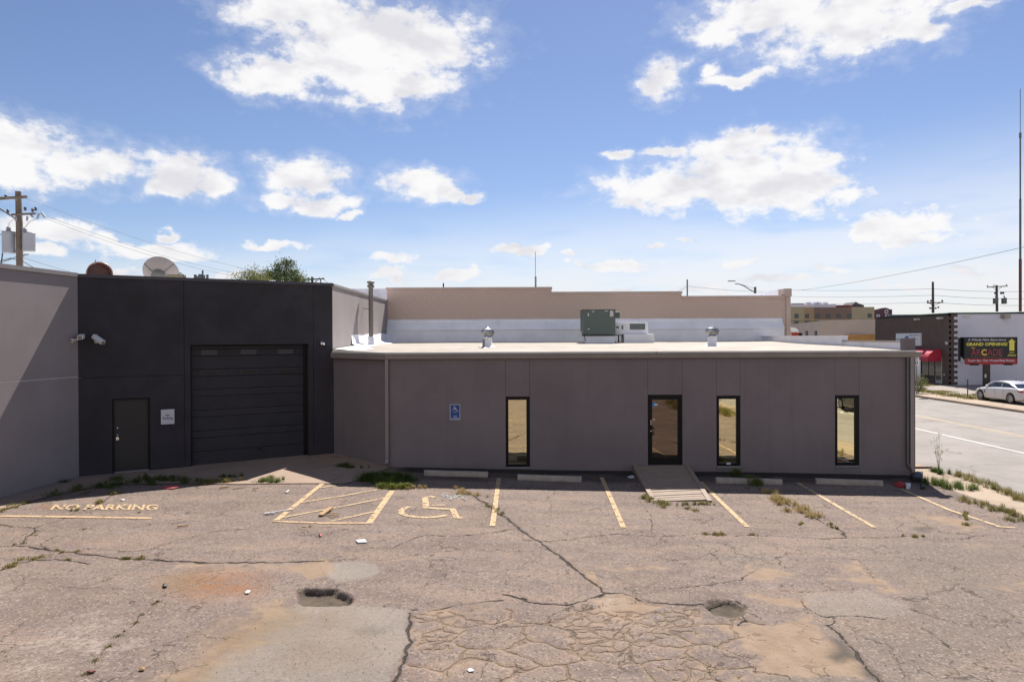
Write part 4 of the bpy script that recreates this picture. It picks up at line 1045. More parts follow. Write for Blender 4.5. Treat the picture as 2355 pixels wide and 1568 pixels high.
yd = 30.0; dc = at(365, 634, yd)
di = thing('satellite_dish', 'large grey satellite dish seen from behind on the warehouse roof', 'satellite dish', (dc.x, yd, zwr))
rd = at(405, 634, yd).x - dc.x
M_dish = mat('grey_dish_panel', (0.2640,0.2280,0.2080), .6, var=.06)
M_rib = mat('dark_rib', (.14,.13,.12), .6)
MD = Matrix.Translation((dc.x, yd, dc.z)) @ Matrix.Rotation(R(8), 4, 'Z') @ Matrix.Rotation(R(-62), 4, 'X')
part('reflector', M_dish, di, lambda b: (b.lathe([(rd*k/10, .42*rd*(k/10)**2) for k in range(11)] + [(rd*1.01, .43*rd), (rd*.99, .44*rd)], n=40, M=MD)))
for a in (90, 35, 145, 215, 325):
    part('rib', M_rib, di, lambda b: b.tube([MD @ Vector((rd*k/6*math.cos(R(a)), rd*k/6*math.sin(R(a)), .42*rd*(k/6)**2 - .02)) for k in range(1, 7)], .014, 6))
part('hub', M_rib, di, lambda b: b.lathe([(0,-.22),(.26,-.2),(.30,-.02)], n=16, M=MD))
part('mount', M_rib, di, lambda b: (b.tube([(dc.x - .22, yd - .2, zwr - .05), (dc.x - .15, yd - .1, dc.z)], .05, 8), b.tube([(dc.x + .22, yd - .2, zwr - .05), (dc.x + .15, yd - .1, dc.z)], .05, 8), b.box((dc.x - .3, yd - .3, zwr - .03), (dc.x + .3, yd + .3, zwr + .05))))
yl = 24.3; pl0 = hit(403, 636, ab(0, -.5), ab(LAB, -.5))[0]
fl_ = thing('floodlight', 'long tan floodlight box on the wall top beside the satellite dish', 'light', (pl0.x, pl0.y, ZW + .1))
MF = Matrix.Translation((pl0.x, pl0.y, pl0.z)) @ Matrix.Rotation(math.atan2(dAB.y, dAB.x) - .45, 4, 'Z')
part('housing', mat('tan_lamp_housing', (0.2640,0.2160,0.1600), .6), fl_, lambda b: b.box((-.27, 0, -.07), (.27, .18, .07), MF), .01)
part('lens', mat('yellowed_lens', (.46,.37,.22), .35), fl_, lambda b: b.box((-.24, -.008, -.045), (.24, -.001, .045), MF))
part('bracket', M_rib, fl_, lambda b: b.tube([MF @ Vector((.28, .08, .02)), MF @ Vector((.31, .08, -.1)), MF @ Vector((.27, .08, ZW + .1 - pl0.z))], .015, 6))
part('conduit', M_rib, fl_, lambda b: b.tube([MF @ Vector((.05, .1, .07)), MF @ Vector((.13, .1, .13)), MF @ Vector((.18, .1, .08))], .018, 6))
# far cell antennas
yc = 90.0; pc = at(466, 640, yc)
ca = thing('cell_antenna_mast', 'small cluster of grey cell antennas on a mast above the charcoal wall', 'antenna', (pc.x, yc, -.4))
M_ant = mat('grey_antenna', (.13,.14,.16), .6)
part('mast', M_ant, ca, lambda b: b.tube([(pc.x, yc, -.4), (pc.x, yc, at(466, 622, yc).z)], .12, 8))
for dx, y0_, y1_, wd_ in ((451,632,643,.16), (456,636,642,.1), (463,631,643,.26), (470,633,645,.2), (479,632,643,.13)):
    p0_, p1_ = at(dx, y0_, yc), at(dx, y1_, yc)
    part('panel', M_ant, ca, lambda b: b.box((p0_.x - wd_, yc - .35, p1_.z - .2), (p0_.x + wd_, yc - .2, p0_.z)))
part('arm', M_ant, ca, lambda b: (b.box((at(451,640,yc).x, yc - .2, at(451,641,yc).z), (at(479,640,yc).x, yc - .12, at(451,640,yc).z)), b.box((at(451,634,yc).x, yc - .2, at(451,635,yc).z), (at(479,634,yc).x, yc - .12, at(451,634.2,yc).z))))
yq = 29.0; pq = at(626, 650, yq)
o = part('vent_stub', M_white, None, lambda b: b.tube([(pq.x, yq, zwr - .02), (pq.x, yq, at(626, 645, yq).z)], .12, 14)); tag(o, 'short white roof vent stub in front of the green trees', 'roof vent')

# ---- small things on the walls
def camera_thing(label, base, direct, arm):
    c_ = thing('security_camera', label, 'camera', base, 'white wall cameras in the corner')
    d = Vector(direct).normalized(); M = Matrix.Translation(Vector(base) + Vector(arm)) @ d.to_track_quat('-Y', 'Z').to_matrix().to_4x4()
    Mw = mat('white_camera_housing', (.60,.61,.66), .4, var=.04)
    part('housing', Mw, c_, lambda b: b.extr([(-.07,-.05),(.07,-.05),(.075,.03),(.05,.075),(-.05,.075),(-.075,.03)], -.20, .20, lambda u, v, t: M @ Vector((u, t, v))), .006)
    part('front_window', mat('tan_camera_front', (.22,.17,.11), .3), c_, lambda b: b.box((-.05, -.206, -.035), (.05, -.2005, .05), M))
    part('arm', Mw, c_, lambda b: b.tube([Vector(base), Vector(base) + Vector(arm)*.55 + Vector((0,0,-.03)), Vector(base) + Vector(arm) - Vector((0,0,.05))], .022, 8))
    part('wall_plate', Mw, c_, lambda b: b.lathe([(.06,0),(.06,.03),(.03,.035)], n=14, M=Matrix.Translation(base) @ Vector((nAB.x, nAB.y, 0)).to_track_quat('Z', 'Y').to_matrix().to_4x4()))
    return c_
q0, u0 = hit(222, 785, WA, WB); b0 = (*ab(u0, .0), q0.z + .0)
camera_thing('larger white security camera on the charcoal wall, pointing down to the right', b0, (.95, -.30, -.55), Vector((nAB.x*.22 + .06, nAB.y*.22, .05)))
pl1 = hit(165, 783, WC, WA)[0]
camera_thing('smaller white security camera on the light grey flank wall, pointing at the lot', (pl1.x, pl1.y, pl1.z), (.45, -1, -.12), Vector((.24, .05, .10)))
# NO PARKING wall sign
u0, u1 = run(369.5), run(400.5); za, zb_ = zz(385, 975), zz(385, 941)
sg = thing('wall_sign', 'square white No Parking sign on the charcoal wall', 'sign', (*ab(u0), za))
part('plate', mat('white_sign_face', (.56,.55,.60), .5, var=.02), sg, abbox(u0, u1, za, zb_, .002, .012), .004)
M_ink = mat('dark_sign_ink', (.035,.035,.05), .6)
V3 = lambda p, z: Vector((p[0], p[1], z)); wd_ = u1 - u0; hh = zb_ - za
for s_, a, c_, d_, e_ in (('No', .36, .64, .53, .70), ('Parking', .13, .88, .27, .50)):
    o_ = V3(ab(u0 + a*wd_, .0145), za + d_*hh)
    text('lettering', s_, M_ink, sg, o_, V3(ab(u0 + c_*wd_, .0145), o_.z) - o_, Vector((0, 0, (e_ - d_)*hh)), .01)
# blue accessible sign
bx0, bx1 = xs(1033.5), xs(1057); bz0 = at(1045, 965, YF).z; bz1 = at(1045, 929.5, YF).z
sg = thing('accessible_sign', 'blue van accessible parking sign with white wheelchair on the grey wall', 'sign', (bx0, YF, bz0))
Mb = mat('sign_blue', (.008,.045,.23), .45, var=.03); Mwh = mat('sign_white', (.60,.62,.68), .5, var=.02)
part('plate', Mwh, sg, lambda b: b.box((bx0, YF - .006, bz0), (bx1, YF - .001, bz1)), .0)
part('face', Mb, sg, lambda b: b.box((bx0 + .014, YF - .009, bz0 + .014), (bx1 - .014, YF - .0065, bz1 - .014)))
def icon(b):
    S = (bx1 - bx0); ox = (bx0 + bx1)/2; oz = bz1 - .30*(bz1 - bz0)
    P = lambda u, v: Vector((ox + u*S, YF - .0105, oz + v*S))
    def rib(pts, w_):
        for (a, c_) in zip(pts, pts[1:]):
            p_, q_ = P(*a), P(*c_); d = (q_ - p_).normalized(); n = Vector((-d.z, 0, d.x))*w_*S/2; e = d*w_*S*.3
            b.add([p_ - n - e, p_ + n - e, q_ + n + e, q_ - n + e], [(0,1,2,3)])
    rib([(-.06,.22),(-.03,-.05)], .09); rib([(-.03,-.05),(.16,-.06)], .08); rib([(.16,-.06),(.24,-.24)], .08); rib([(.22,-.24),(.32,-.22)], .06); rib([(-.04,.08),(.12,.06)], .06)
    rib([(-.03 + .21*math.cos(a), -.13 + .19*math.sin(a)) for a in np.linspace(R(120), R(350), 14)], .06)
    rib([(-.06 + .035*math.cos(a), .32 + .035*math.sin(a)) for a in np.linspace(0, 2*math.pi, 9)], .07)
part('symbol', Mwh, sg, icon)
S = bx1 - bx0
text('lettering', 'VAN', Mwh, sg, (bx0 + .34*S, YF - .0105, bz0 + .27*S), (.34*S, 0, 0), (0, 0, .15*S), .01)
text('lettering', 'ACCESSIBLE', Mwh, sg, (bx0 + .1*S, YF - .0105, bz0 + .08*S), (.8*S, 0, 0), (0, 0, .14*S), .01)
# small lamp on the charcoal wall
q0, u0 = hit(739, 788, WA, WB)
lm = thing('wall_lamp', 'small round silver lamp on the charcoal wall over the overhead door corner', 'lamp', (*ab(u0), q0.z))
ML = Matrix.Translation((*ab(u0), q0.z)) @ Vector((nAB.x, nAB.y, -.35)).to_track_quat('Z', 'Y').to_matrix().to_4x4()
part('lamp_head', M_galv, lm, lambda b: b.lathe([(.03,-.01),(.035,.05),(.07,.08),(.085,.14),(.07,.17),(0,.18)], n=16, M=ML))
part('wall_plate', M_rib, lm, lambda b: abbox(u0 - .05, u0 + .05, q0.z - .05, q0.z + .05, 0, .015)(b))

# ================================================================ ramp, wheel stops
M_plank = mat('painted_ramp_boards', (0.2520,0.1908,0.1476), .8, var=.10, vscale=3, bump=.2, bscale=30)
tl, tr_ = G(1453, 1071), G(1583, 1071)
rx0, rx1 = xs(1453), xs(1583)
pb0, pb1 = G(1497, 1151), G(1643, 1158)
yb_ = (pb0.y + pb1.y)/2 + .05; ytop = YF - .012
rxb0, rxb1 = pb0.x + .0, pb1.x - .02
ra = thing('wheelchair_ramp', 'tan painted wooden ramp with cross boards leading to the glass door', 'ramp', ((rx0 + rx1)/2, (yb_ + ytop)/2, float(gz(4.6, 19))))
RL = ytop - yb_; zt0 = .205
def rz_(t): return zt0 + (float(gz(4.6, yb_)) + .03 - zt0) * t
def rxl(t): return rx0 + (rxb0 - rx0)*t
def rxr(t): return rx1 + (rxb1 - rx1)*t
sb = .13
for s_ in (0, 1):
    def stringer(b):
        q = []
        for t_ in (0, 1):
            x_ = rxl(t_) if s_ == 0 else rxr(t_) - sb
            y_ = ytop - RL*t_
            q += [Vector((x_, y_, rz_(t_) + .012)), Vector((x_ + sb, y_, rz_(t_) + .012)), Vector((x_ + sb, y_, float(gz(x_, y_)) - .03)), Vector((x_, y_, float(gz(x_, y_)) - .03))]
        b.add(q, [(0,1,2,3),(7,6,5,4),(0,4,5,1),(1,5,6,2),(2,6,7,3),(3,7,4,0)])
    part('side_board', M_plank, ra, stringer, .006)
NP = 21
for k in range(NP):
    t0_, t1_ = (k + .12)/NP, (k + .88)/NP
    def plank(b):
        q = []
        sk = .10/RL          # the boards lie a little askew
        for t_, dz in ((t0_, 0), (t1_, 0), (t1_, -.028), (t0_, -.028)):
            for e_ in (0, 1):
                tt = min(1.0, max(0, t_ + (sk if e_ == 0 else -sk)))
                x_ = rxl(tt) + sb + .006 if e_ == 0 else rxr(tt) - sb - .006
                q.append(Vector((x_, ytop - RL*tt, rz_(tt) + dz + .004*math.sin(k*2.3))))
        b.add(q, [(0,1,3,2),(2,3,5,4),(4,5,7,6),(6,7,1,0),(0,2,4,6),(7,5,3,1)])
    part('plank', M_plank, ra, plank)
part('underlay', mat('dark_gap', (.02,.016,.013), .9), ra, lambda b: b.add([Vector((rxl(0) + sb, ytop, rz_(0) - .032)), Vector((rxr(0) - sb, ytop, rz_(0) - .032)), Vector((rxr(1) - sb, yb_ + .05, rz_(1) - .026)), Vector((rxl(1) + sb, yb_ + .05, rz_(1) - .026))], [(0,1,2,3)]))

M_stop = mat('grey_wheel_stop_concrete', (.30,.252,.212), .9, var=.15, vscale=4, bump=.3, bscale=50)
def stop(a, c_, label):
    p, q_ = G(*a), G(*c_); d = q_ - p; L = d.length; 
    w_ = thing('wheel_stop', label, 'wheel stop', (p + q_)/2, 'concrete wheel stops along the wall')
    w_.rotation_euler = (0, -math.asin(d.z / L), math.atan2(d.y, d.x))
    M = wm(w_)
    part('body', M_stop, w_, lambda b: b.extr([(-.09,-.03),(-.09,.05),(-.06,.15),(.06,.15),(.09,.05),(.09,-.03)], -L/2, L/2, lambda u, v, t: M @ Vector((t, u, v))), .012)
    for s_ in (-.32, .32): part('pin', M_rib, w_, lambda b: b.lathe([(.014,.14),(.014,.157),(0,.158)], n=8, M=M @ Matrix.Translation((s_*L, 0, 0))))
stop((975,1092), (1122,1096), 'concrete wheel stop below the blue accessible sign')
stop((1190,1102), (1337,1107), 'concrete wheel stop between the left window and the ramp')
stop((1645,1109), (1797,1113), 'concrete wheel stop under the middle window, right of the ramp')
stop((1875,1111), (2028,1116), 'concrete wheel stop under the right window')
# ================================================================ across the street
BX, BY = 39.1, 60.8
zbt = at(2187, 722, BY).z
M_brick = mat('brown_painted_brick', (.105,.073,.062), .9, var=.10, vscale=1.5, bump=.3, bscale=14)
M_wwall = mat('white_painted_wall', (.62,.61,.68), .85, var=.05, vscale=.5, streak=.10)
shop = thing('brick_shop', 'brown brick shop with white flank wall and red awning across the street', 'building', (BX + 9, BY + 8, ZK))
yS = BX * FD / (2016 - 1177)
part('front_wall', M_brick, shop, lambda b: b.box((BX, BY + .25, -.4), (BX + .3, yS, zbt - .1)))
part('flank_wall', M_wwall, shop, lambda b: b.box((BX + .6, BY, -.4), (BX + 34, BY + .249, zbt)))
part('coping', M_black, shop, lambda b: (b.box((BX - .05, BY - .05, zbt + .001), (BX + 34, BY + .30, zbt + .12)), b.box((BX - .06, BY + .301, zbt - .1), (BX + .40, yS, zbt + .10))))
part('rear_wall', M_brick, shop, lambda b: b.box((BX, yS + .001, -.4), (BX + 34, yS + .3, zbt - .12)))
part('roof', mat('green_grey_roof', (.16,.22,.20), .8), shop, lambda b: b.prism([(BX + .45, BY + .35), (BX + 33, BY + .35), (BX + 33, yS - .1), (BX + .45, yS - .1)], zbt - .3, zbt - .2))
part('roof_deck', mat('green_grey_roof', (.16,.22,.20), .8), shop, lambda b: b.prism([(BX + .6, 66), (BX + 10, 64), (BX + 7, 70), (BX + .6, 72)], zbt - .2, [zbt + .12, zbt + .3, zbt + .5, zbt + .3]))
nq = 26; ch = (zbt + .4) / nq
for k in range(nq):         # toothed corner: brown and white courses turn by turn
    if k % 2: part('quoin', M_brick, shop, lambda b: b.box((BX, BY - .015, -.4 + k*ch), (BX + .59, BY + .249, -.4 + (k+1)*ch - .002)))
    else: part('quoin', M_wwall, shop, lambda b: b.box((BX + .28, BY - .002, -.4 + k*ch), (BX + .599, BY + .249, -.4 + (k+1)*ch - .002)))
part('corner_wall', M_brick, shop, lambda b: b.box((BX, BY - .006, -.4), (BX + .279, BY + .2495, zbt - .002)))
# awning over the shop front on the street wall
fy = lambda dx: BX * FD / (dx - 1177)
def awn(b):
    y0, y1 = fy(2166), fy(2100); n = 9; vs = []
    zt_, zb_ = at(2166, 803, y0).z, at(2166, 831, y0).z
    for i in range(7):
        y = y0 + (y1 - y0)*i/6
        for j in range(n):
            a = math.pi/2 * j/(n-1)
            vs.append((BX - .06 - 1.25*math.sin(a), y, zb_ + .25 + (zt_ - zb_ - .25)*math.cos(a)))
        vs.append((BX - 1.31, y, zb_))
    m_ = n + 1
    b.add(vs, [(i*m_+j, i*m_+j+1, (i+1)*m_+j+1, (i+1)*m_+j) for i in range(6) for j in range(n)])
    for i in (0, 6):
        b.add([vs[i*m_+j] for j in range(m_)] + [(BX - .06, vs[i*m_][1], zb_)], [tuple(range(m_ + 1))])
aw = part('awning', mat('red_awning_canvas', (.42,.022,.050), .7, var=.08), shop, awn)
y0, y1 = fy(2166), fy(2118)
zs0 = ZK
part('window', M_black, shop, lambda b: b.box((BX - .035, fy(2150), .35), (BX - .001, fy(2119), 2.35)))
for a, c_ in ((2121, 2135), (2137, 2149)): part('pane', M_dglass, shop, lambda b: b.box((BX - .045, fy(c_), .45), (BX - .036, fy(a), 2.28)))
dp = part('shop_door', mat('pale_door_frame', (.36,.35,.34), .5), shop, lambda b: b.box((BX - .04, fy(2166), ZK), (BX - .001, fy(2151.5), 2.3)))
part('pane', M_dglass, dp, lambda b: (b.box((BX - .05, fy(2164), .15), (BX - .041, fy(2153), 1.0)), b.box((BX - .05, fy(2164), 1.08), (BX - .041, fy(2153), 2.2))))
for dx, dy in ((2114,767), (2167,763), (2227,758)):
    yy = fy(dx); zl = zbt - .42
    part('wall_light', mat('pale_lamp', (.5,.48,.45), .5), shop, lambda b: (b.box((BX - .45, yy - .2, zl), (BX - .05, yy + .2, zl + .16)), b.box((BX - .06, yy - .05, zl + .05), (BX, yy + .05, zl + .12))))
pf_ = at(2395, 756, BY); pf_ = at(2300, 724, BY)
part('wall_light', mat('tan_lamp', (.32,.27,.22), .5), shop, lambda b: b.box((pf_.x + .0, BY - .5, zbt - .42), (pf_.x + .55, BY - .001, zbt - .08)))
for dx, dy, sx, sz in ((2185, 860, .3, .15), (2281-1.2*80, 860, .0, .0)):
    if sx: part('vent_grille', mat('pale_lamp', (.5,.48,.45), .5), shop, lambda b: b.box((BX - .03, fy(2172.5), .62), (BX - .001, fy(2169.5), .76)))
part('bell', mat('pale_lamp', (.5,.48,.45), .5), shop, lambda b: b.lathe([(0,.12),(.12,.1),(.16,0)], n=12, M=Matrix.Translation((BX, fy(2176.5), 3.55)) @ Matrix.Rotation(R(-90), 4, 'Y')))
# shop sign board
sy0, sy1 = fy(2119.5), fy(2063); sz1 = at(2119, 766, sy0).z; sz0 = at(2119, 795, sy0).z
sb_ = thing('shop_sign', 'long white shop sign with blue and orange disc on the brown brick wall', 'sign', (BX, (sy0 + sy1)/2, sz0))
part('board', mat('white_sign_board', (.60,.62,.66), .5, var=.03), sb_, lambda b: b.box((BX - .16, sy0, sz0), (BX - .002, sy1, sz1)), .01)
SY = lambda u: sy1 + (sy0 - sy1)*u          # u = 0 left end, 1 right end as seen from the street
xf = BX - .165
Msb = mat('sign_blue_ink', (.05,.17,.40), .6)
part('disc', Msb, sb_, lambda b: b.lathe([(0,.004),(.42,.004),(.42,0)], n=20, M=Matrix.Translation((xf + .003, SY(.46), sz0 + .55)) @ Matrix.Rotation(R(-90), 4, 'Y')))
part('disc', mat('sign_orange_ink', (.55,.22,.10), .6), sb_, lambda b: b.add([Vector((xf - .006, SY(.46) + .36*math.cos(a), sz0 + .53 + .36*math.sin(a))) for a in np.linspace(math.pi, 2*math.pi, 10)], [tuple(range(10))]))
part('divider', mat('sign_orange_ink', (.55,.22,.10), .6), sb_, lambda b: b.box((xf - .002, SY(.555) - .02, sz0 + .1), (xf + .001, SY(.555) + .02, sz1 - .1)))
hs = sz1 - sz0
for s_, u0, u1, v0, v1 in (('Residential & Commercial', .57, .95, .80, .90), ('Pest Repairs', .63, .82, .60, .70), ('Pest Equipment', .63, .90, .44, .54), ('Cleaning', .63, .77, .28, .38), ('Supplies', .70, .85, .10, .20)):
    text('lettering', s_, M_ink, sb_, (xf - .001, SY(u0), sz0 + v0*hs), (0, SY(u1) - SY(u0), 0), (0, 0, (v1 - v0)*hs), .012)
text('lettering', 'GENERAL', Msb, sb_, (xf - .001, SY(.03), sz0 + .50*hs), (0, SY(.24) - SY(.03), 0), (0, 0, .07*hs), .02)
text('lettering', 'PRODUCTS', Msb, sb_, (xf - .001, SY(.03), sz0 + .39*hs), (0, SY(.24) - SY(.03), 0), (0, 0, .07*hs), .02)

# ---- billboard
YBb = 57.0
bl = on_z(2268, 891, ZK)
YBb = bl.y
B = lambda dx, dy, y=None: at(dx, dy, (YBb if y is None else y))
bb = thing('billboard', 'black and red grand opening billboard with yellow arrow on a brown post', 'billboard', (bl.x, YBb, ZK))
M_post = mat('brown_post', (.045,.022,.018), .6, var=.1)
x0, x1 = B(2212.5, 800).x, B(2332.5, 800).x; za_, zb2 = B(2270, 836).z, B(2270, 776.5).z
part('post', M_post, bb, lambda b: b.box((B(2261.5, 860).x, YBb - .12, ZK - .1), (B(2274.2, 860).x, YBb + .16, za_ + .3)))
cbx = part('cabinet', mat('billboard_black', (.006,.006,.009), .5), bb, lambda b: b.box((x0, YBb - .26, za_), (x1, YBb + .25, zb2)))
part('frame', M_black, cbx, lambda b: (b.box((x0 - .03, YBb - .285, zb2), (x1 + .03, YBb + .27, zb2 + .05)), b.box((x1, YBb - .28, za_), (x1 + .03, YBb + .27, zb2)), b.box((x0 - .2, YBb + .0, za_ + .2), (x0 - .001, YBb + .27, zb2))))
part('torn_edge', mat('grey_torn_vinyl', (.32,.31,.32), .7), cbx, lambda b: b.add([(x0 - .19, YBb - .02, za_ + .02), (x0 + .02, YBb - .27, za_ + .0), (x0 + .0, YBb - .27, za_ + .32), (x0 - .16, YBb - .04, za_ + .6)], [(0,1,2,3)]))
wB, hB = x1 - x0, zb2 - za_
yT = YBb - .263
P_ = lambda u, v: Vector((x0 + u*wB, yT, za_ + v*hB))
xr0 = .015
part('red_band', mat('billboard_red', (.30,.022,.03), .55, var=.05), cbx, lambda b: b.add([P_(xr0, -.03) , P_(1.0, -.03), P_(1.0, .205), P_(xr0, .205)], [(0,1,2,3)]))
My = mat('billboard_yellow', (.70,.62,.09), .6, var=.03); Mo = mat('billboard_orange', (.66,.40,.07), .6); Mr = mat('billboard_red_ink', (.33,.04,.06), .6); Mw_ = mat('billboard_white', (.62,.62,.68), .6); Mbr = mat('billboard_brown_ink', (.20,.13,.05), .6)
def bt(s_, mt, u0, v0, u1, v1, bold=.01, sh_=0.0):
    p = P_(u0, v0) - Vector((0, .003, 0)); text('lettering', s_, mt, cbx, p, Vector(((u1 - u0)*wB, 0, 0)), Vector((0, 0, (v1 - v0)*hB)), bold, None, True, sh_)
bt('A Whole New Experience', Mw_, .06, .855, .795, .965, .008, .35)
bt('GRAND OPENING!', My, .035, .69, .815, .815, .035)
bt('THE', Mo, .125, .575, .20, .635, .02)
bt('AR', Mr, .125, .315, .31, .565, .004); bt('C', Mo, .318, .315, .425, .565, .05); bt('ADE', Mr, .435, .315, .72, .565, .004)
bt('WHERE THE GAME IS NEVER OVER', Mbr, .13, .24, .72, .29, .01)
bt('JUST', My, .85, .385, .955, .44, .03, .3); bt('AHEAD', My, .815, .29, .985, .35, .03, .3)
bt('Food • Bar • Fun • Private Party Rooms', Mw_, .075, .055, .95, .165, .012)
part('arrow', My, cbx, lambda b: b.add([P_(.855,.50), P_(.95,.50), P_(.95,.835), P_(.975,.835), P_(.90,.955), P_(.83,.835), P_(.855,.835)], [tuple(range(7))]))
for v in cbx.children: pass
for u in (.17, .82): part('lamp', M_black, bb, lambda b: b.box((x0 + u*wB - .25, YBb - .55, za_ - .12), (x0 + u*wB + .25, YBb - .1, za_ - .001)))
part('notice', mat('pale_label', (.52,.51,.47), .6), bb, lambda b: b.box((B(2261,872).x, YBb - .13, B(2263,868).z), (B(2265.5,872).x, YBb - .121, B(2263,860).z)))

# ---- speed limit sign, white notice panel, posts
pk = on_z(2107, 908, ZK + .006)
kx = 30.1; ky = 30.1*FD/(2107-1177)
M_sgw = mat('road_sign_white', (.66,.65,.64), .5, var=.02)
ss = thing('speed_limit_sign', 'white speed limit sign on a thin post just past the grey building corner', 'sign', (kx, ky, ZK))
part('post', mat('grey_post', (.20,.19,.18), .6, .3), ss, lambda b: b.box((kx - .03, ky, ZK), (kx + .03, ky + .04, at(2107, 823, ky).z)))
sx1 = at(2112.5, 850, ky).x; sx0 = sx1 - .61; s1, s0 = at(2107, 819, ky).z, at(2107, 840, ky).z
part('plate', M_sgw, ss, lambda b: b.box((sx0, ky - .02, s0), (sx1, ky - .002, s1)))
hS = s1 - s0
for s_, u0, u1, v0, v1 in (('SPEED', .12, .88, .78, .93), ('LIMIT', .16, .84, .58, .73), ('30', .16, .84, .08, .50)):
    text('lettering', s_, M_ink, ss, (sx0 + u0*.61, ky - .023, s0 + v0*hS), ((u1-u0)*.61, 0, 0), (0, 0, (v1-v0)*hS), .02)
nx0, ny0 = 34.5, 34.5*FD/(2113-1177)
npn = thing('notice_panel', 'tall white notice panel in a dark frame behind the speed limit sign', 'sign', (nx0, ny0, ZK))
part('panel', mat('notice_white', (.48,.49,.54), .6), npn, lambda b: b.box((nx0 - 1.0, ny0, .35), (nx0 + .12, ny0 + .1, at(2113, 826, ny0).z)))
part('frame', M_black, npn, lambda b: (b.box((nx0 + .121, ny0 - .01, ZK), (nx0 + .2, ny0 + .11, at(2113, 824, ny0).z)), b.box((nx0 - 1.0, ny0 - .01, ZK + .15), (nx0 + .12, ny0 + .11, .349)), b.box((nx0-1.0, ny0-.01, at(2113,826,ny0).z+.001), (nx0+.12, ny0+.11, at(2113,824,ny0).z))))
for dx, dy0, dy1, lb in ((2224.5, 873, 916, 'thin dark metal post standing on the grass beyond the road'), (2281+55, 873, 893, 'thin dark post by the white wall behind the parked white car')):
    p = on_z(dx, dy1, ZK); zt_ = at(dx, dy0, p.y).z
    o = thing('metal_post', lb, 'post', (p.x, p.y, ZK))
    part('shaft', M_post, o, lambda b: b.tube([(p.x, p.y, ZK - .1), (p.x, p.y, zt_)], .035, 8)); part('cap', M_black, o, lambda b: b.lathe([(.045,0),(.045,.03),(0,.04)], (p.x, p.y, zt_), 8))

# ---- further buildings
M_beige2 = mat('beige_far_wall', (.56,.445,.37), .9, var=.05, vscale=.3)
far = thing('beige_shop', 'plain beige building with two small dark openings beyond the brown shop', 'building', (BX + 4, 85, ZK))
cx, cy = at(1885, 740, 80).x, 80.0
zb3 = at(1950, 736, 77).z
part('front_wall', M_beige2, far, lambda b: b.prism([(cx, cy), (BX + .02, yS + .4), (BX + 3, yS + 1.5), (cx + 3, cy + 3)], -.4, [zb3, zb3 - .02, zb3, zb3]))
part('street_wall', M_beige2, far, lambda b: b.prism([(cx - .003, cy + .01), (at(1815, 745, 104).x, 104), (at(1815, 745, 104).x + 4, 104), (cx + 3, cy + 3.01)], -.4, zb3 - .02))
part('orange_base', mat('orange_base_paint', (.50,.25,.08), .8), far, lambda b: b.prism([(at(1942,780,yS+3).x, yS + 3.1), (BX - .02, yS + .35), (BX + .3, yS + .4), (at(1942,780,yS+3).x + .3, yS + 3.3)], 3.0, at(1980, 769, 75).z))
fp0, fp1 = (at(1815, 745, 104).x, 104), (cx, cy)
fd_ = (Vector(fp1) - Vector(fp0)).normalized(); fn_ = Vector((fd_.y, -fd_.x))
for dx in (1855, 1876):
    qa, qb = hit(dx - 2.6, 770, fp0, fp1)[0], hit(dx + 2.6, 770, fp0, fp1)[0]
    zt_, zb_ = hit(dx, 761, fp0, fp1)[0].z, hit(dx, 776, fp0, fp1)[0].z
    part('window', M_black, far, lambda b: b.prism([(qa.x + fn_.x*.06, qa.y + fn_.y*.06), (qb.x + fn_.x*.06, qb.y + fn_.y*.06), (qb.x - fn_.x*.2, qb.y - fn_.y*.2), (qa.x - fn_.x*.2, qa.y - fn_.y*.2)], zb_, zt_))
rs = thing('red_arched_sign', 'small red street sign with silver arched top behind the cream roof', 'sign', (at(1820, 770, 48).x, 48, ZK))
q0, q1 = at(1803, 776, 48), at(1833, 764, 48)
part('face', mat('sign_coral_red', (.52,.07,.04), .6, var=.1, vscale=3), rs, lambda b: b.box((q0.x, 47.8, q0.z - .2), (q1.x, 48.1, q1.z)), .01)
part('arch', M_galv, rs, lambda b: b.prism([(0,0)] + [((q0.x + q1.x)/2 - (q0.x*.6 + q1.x*.4) + .42*math.cos(a), .34*math.sin(a)) for a in np.linspace(0, math.pi, 12)][0:12], -.3, .35, Matrix.Translation((q0.x*.6 + q1.x*.4, 48.0, q1.z + .002)) @ Matrix.Rotation(R(90), 4, 'X')))
part('print', mat('sign_cream_ink', (.6,.45,.38), .6), rs, lambda b: (b.box((q0.x + .08, 47.79, q0.z + .08), (q0.x + .42, 47.799, q0.z + .26)),))
part('print', mat('sign_maroon_ink', (.10,.02,.02), .6), rs, lambda b: (b.box((q0.x + .48, 47.79, q0.z + .16), (q0.x + .85, 47.799, q0.z + .20)), b.box((q0.x + .5, 47.79, q0.z + .23), (q0.x + .82, 47.799, q0.z + .26))))
part('post', M_post, rs, lambda b: b.tube([((q0.x+q1.x)/2, 48, ZK-.1), ((q0.x+q1.x)/2, 48, q0.z)], .08, 8))
part('box', M_black, rs, lambda b: b.box((q1.x + .02, 47.9, q0.z - .2), (q1.x + .3, 48.2, q1.z - .05)))

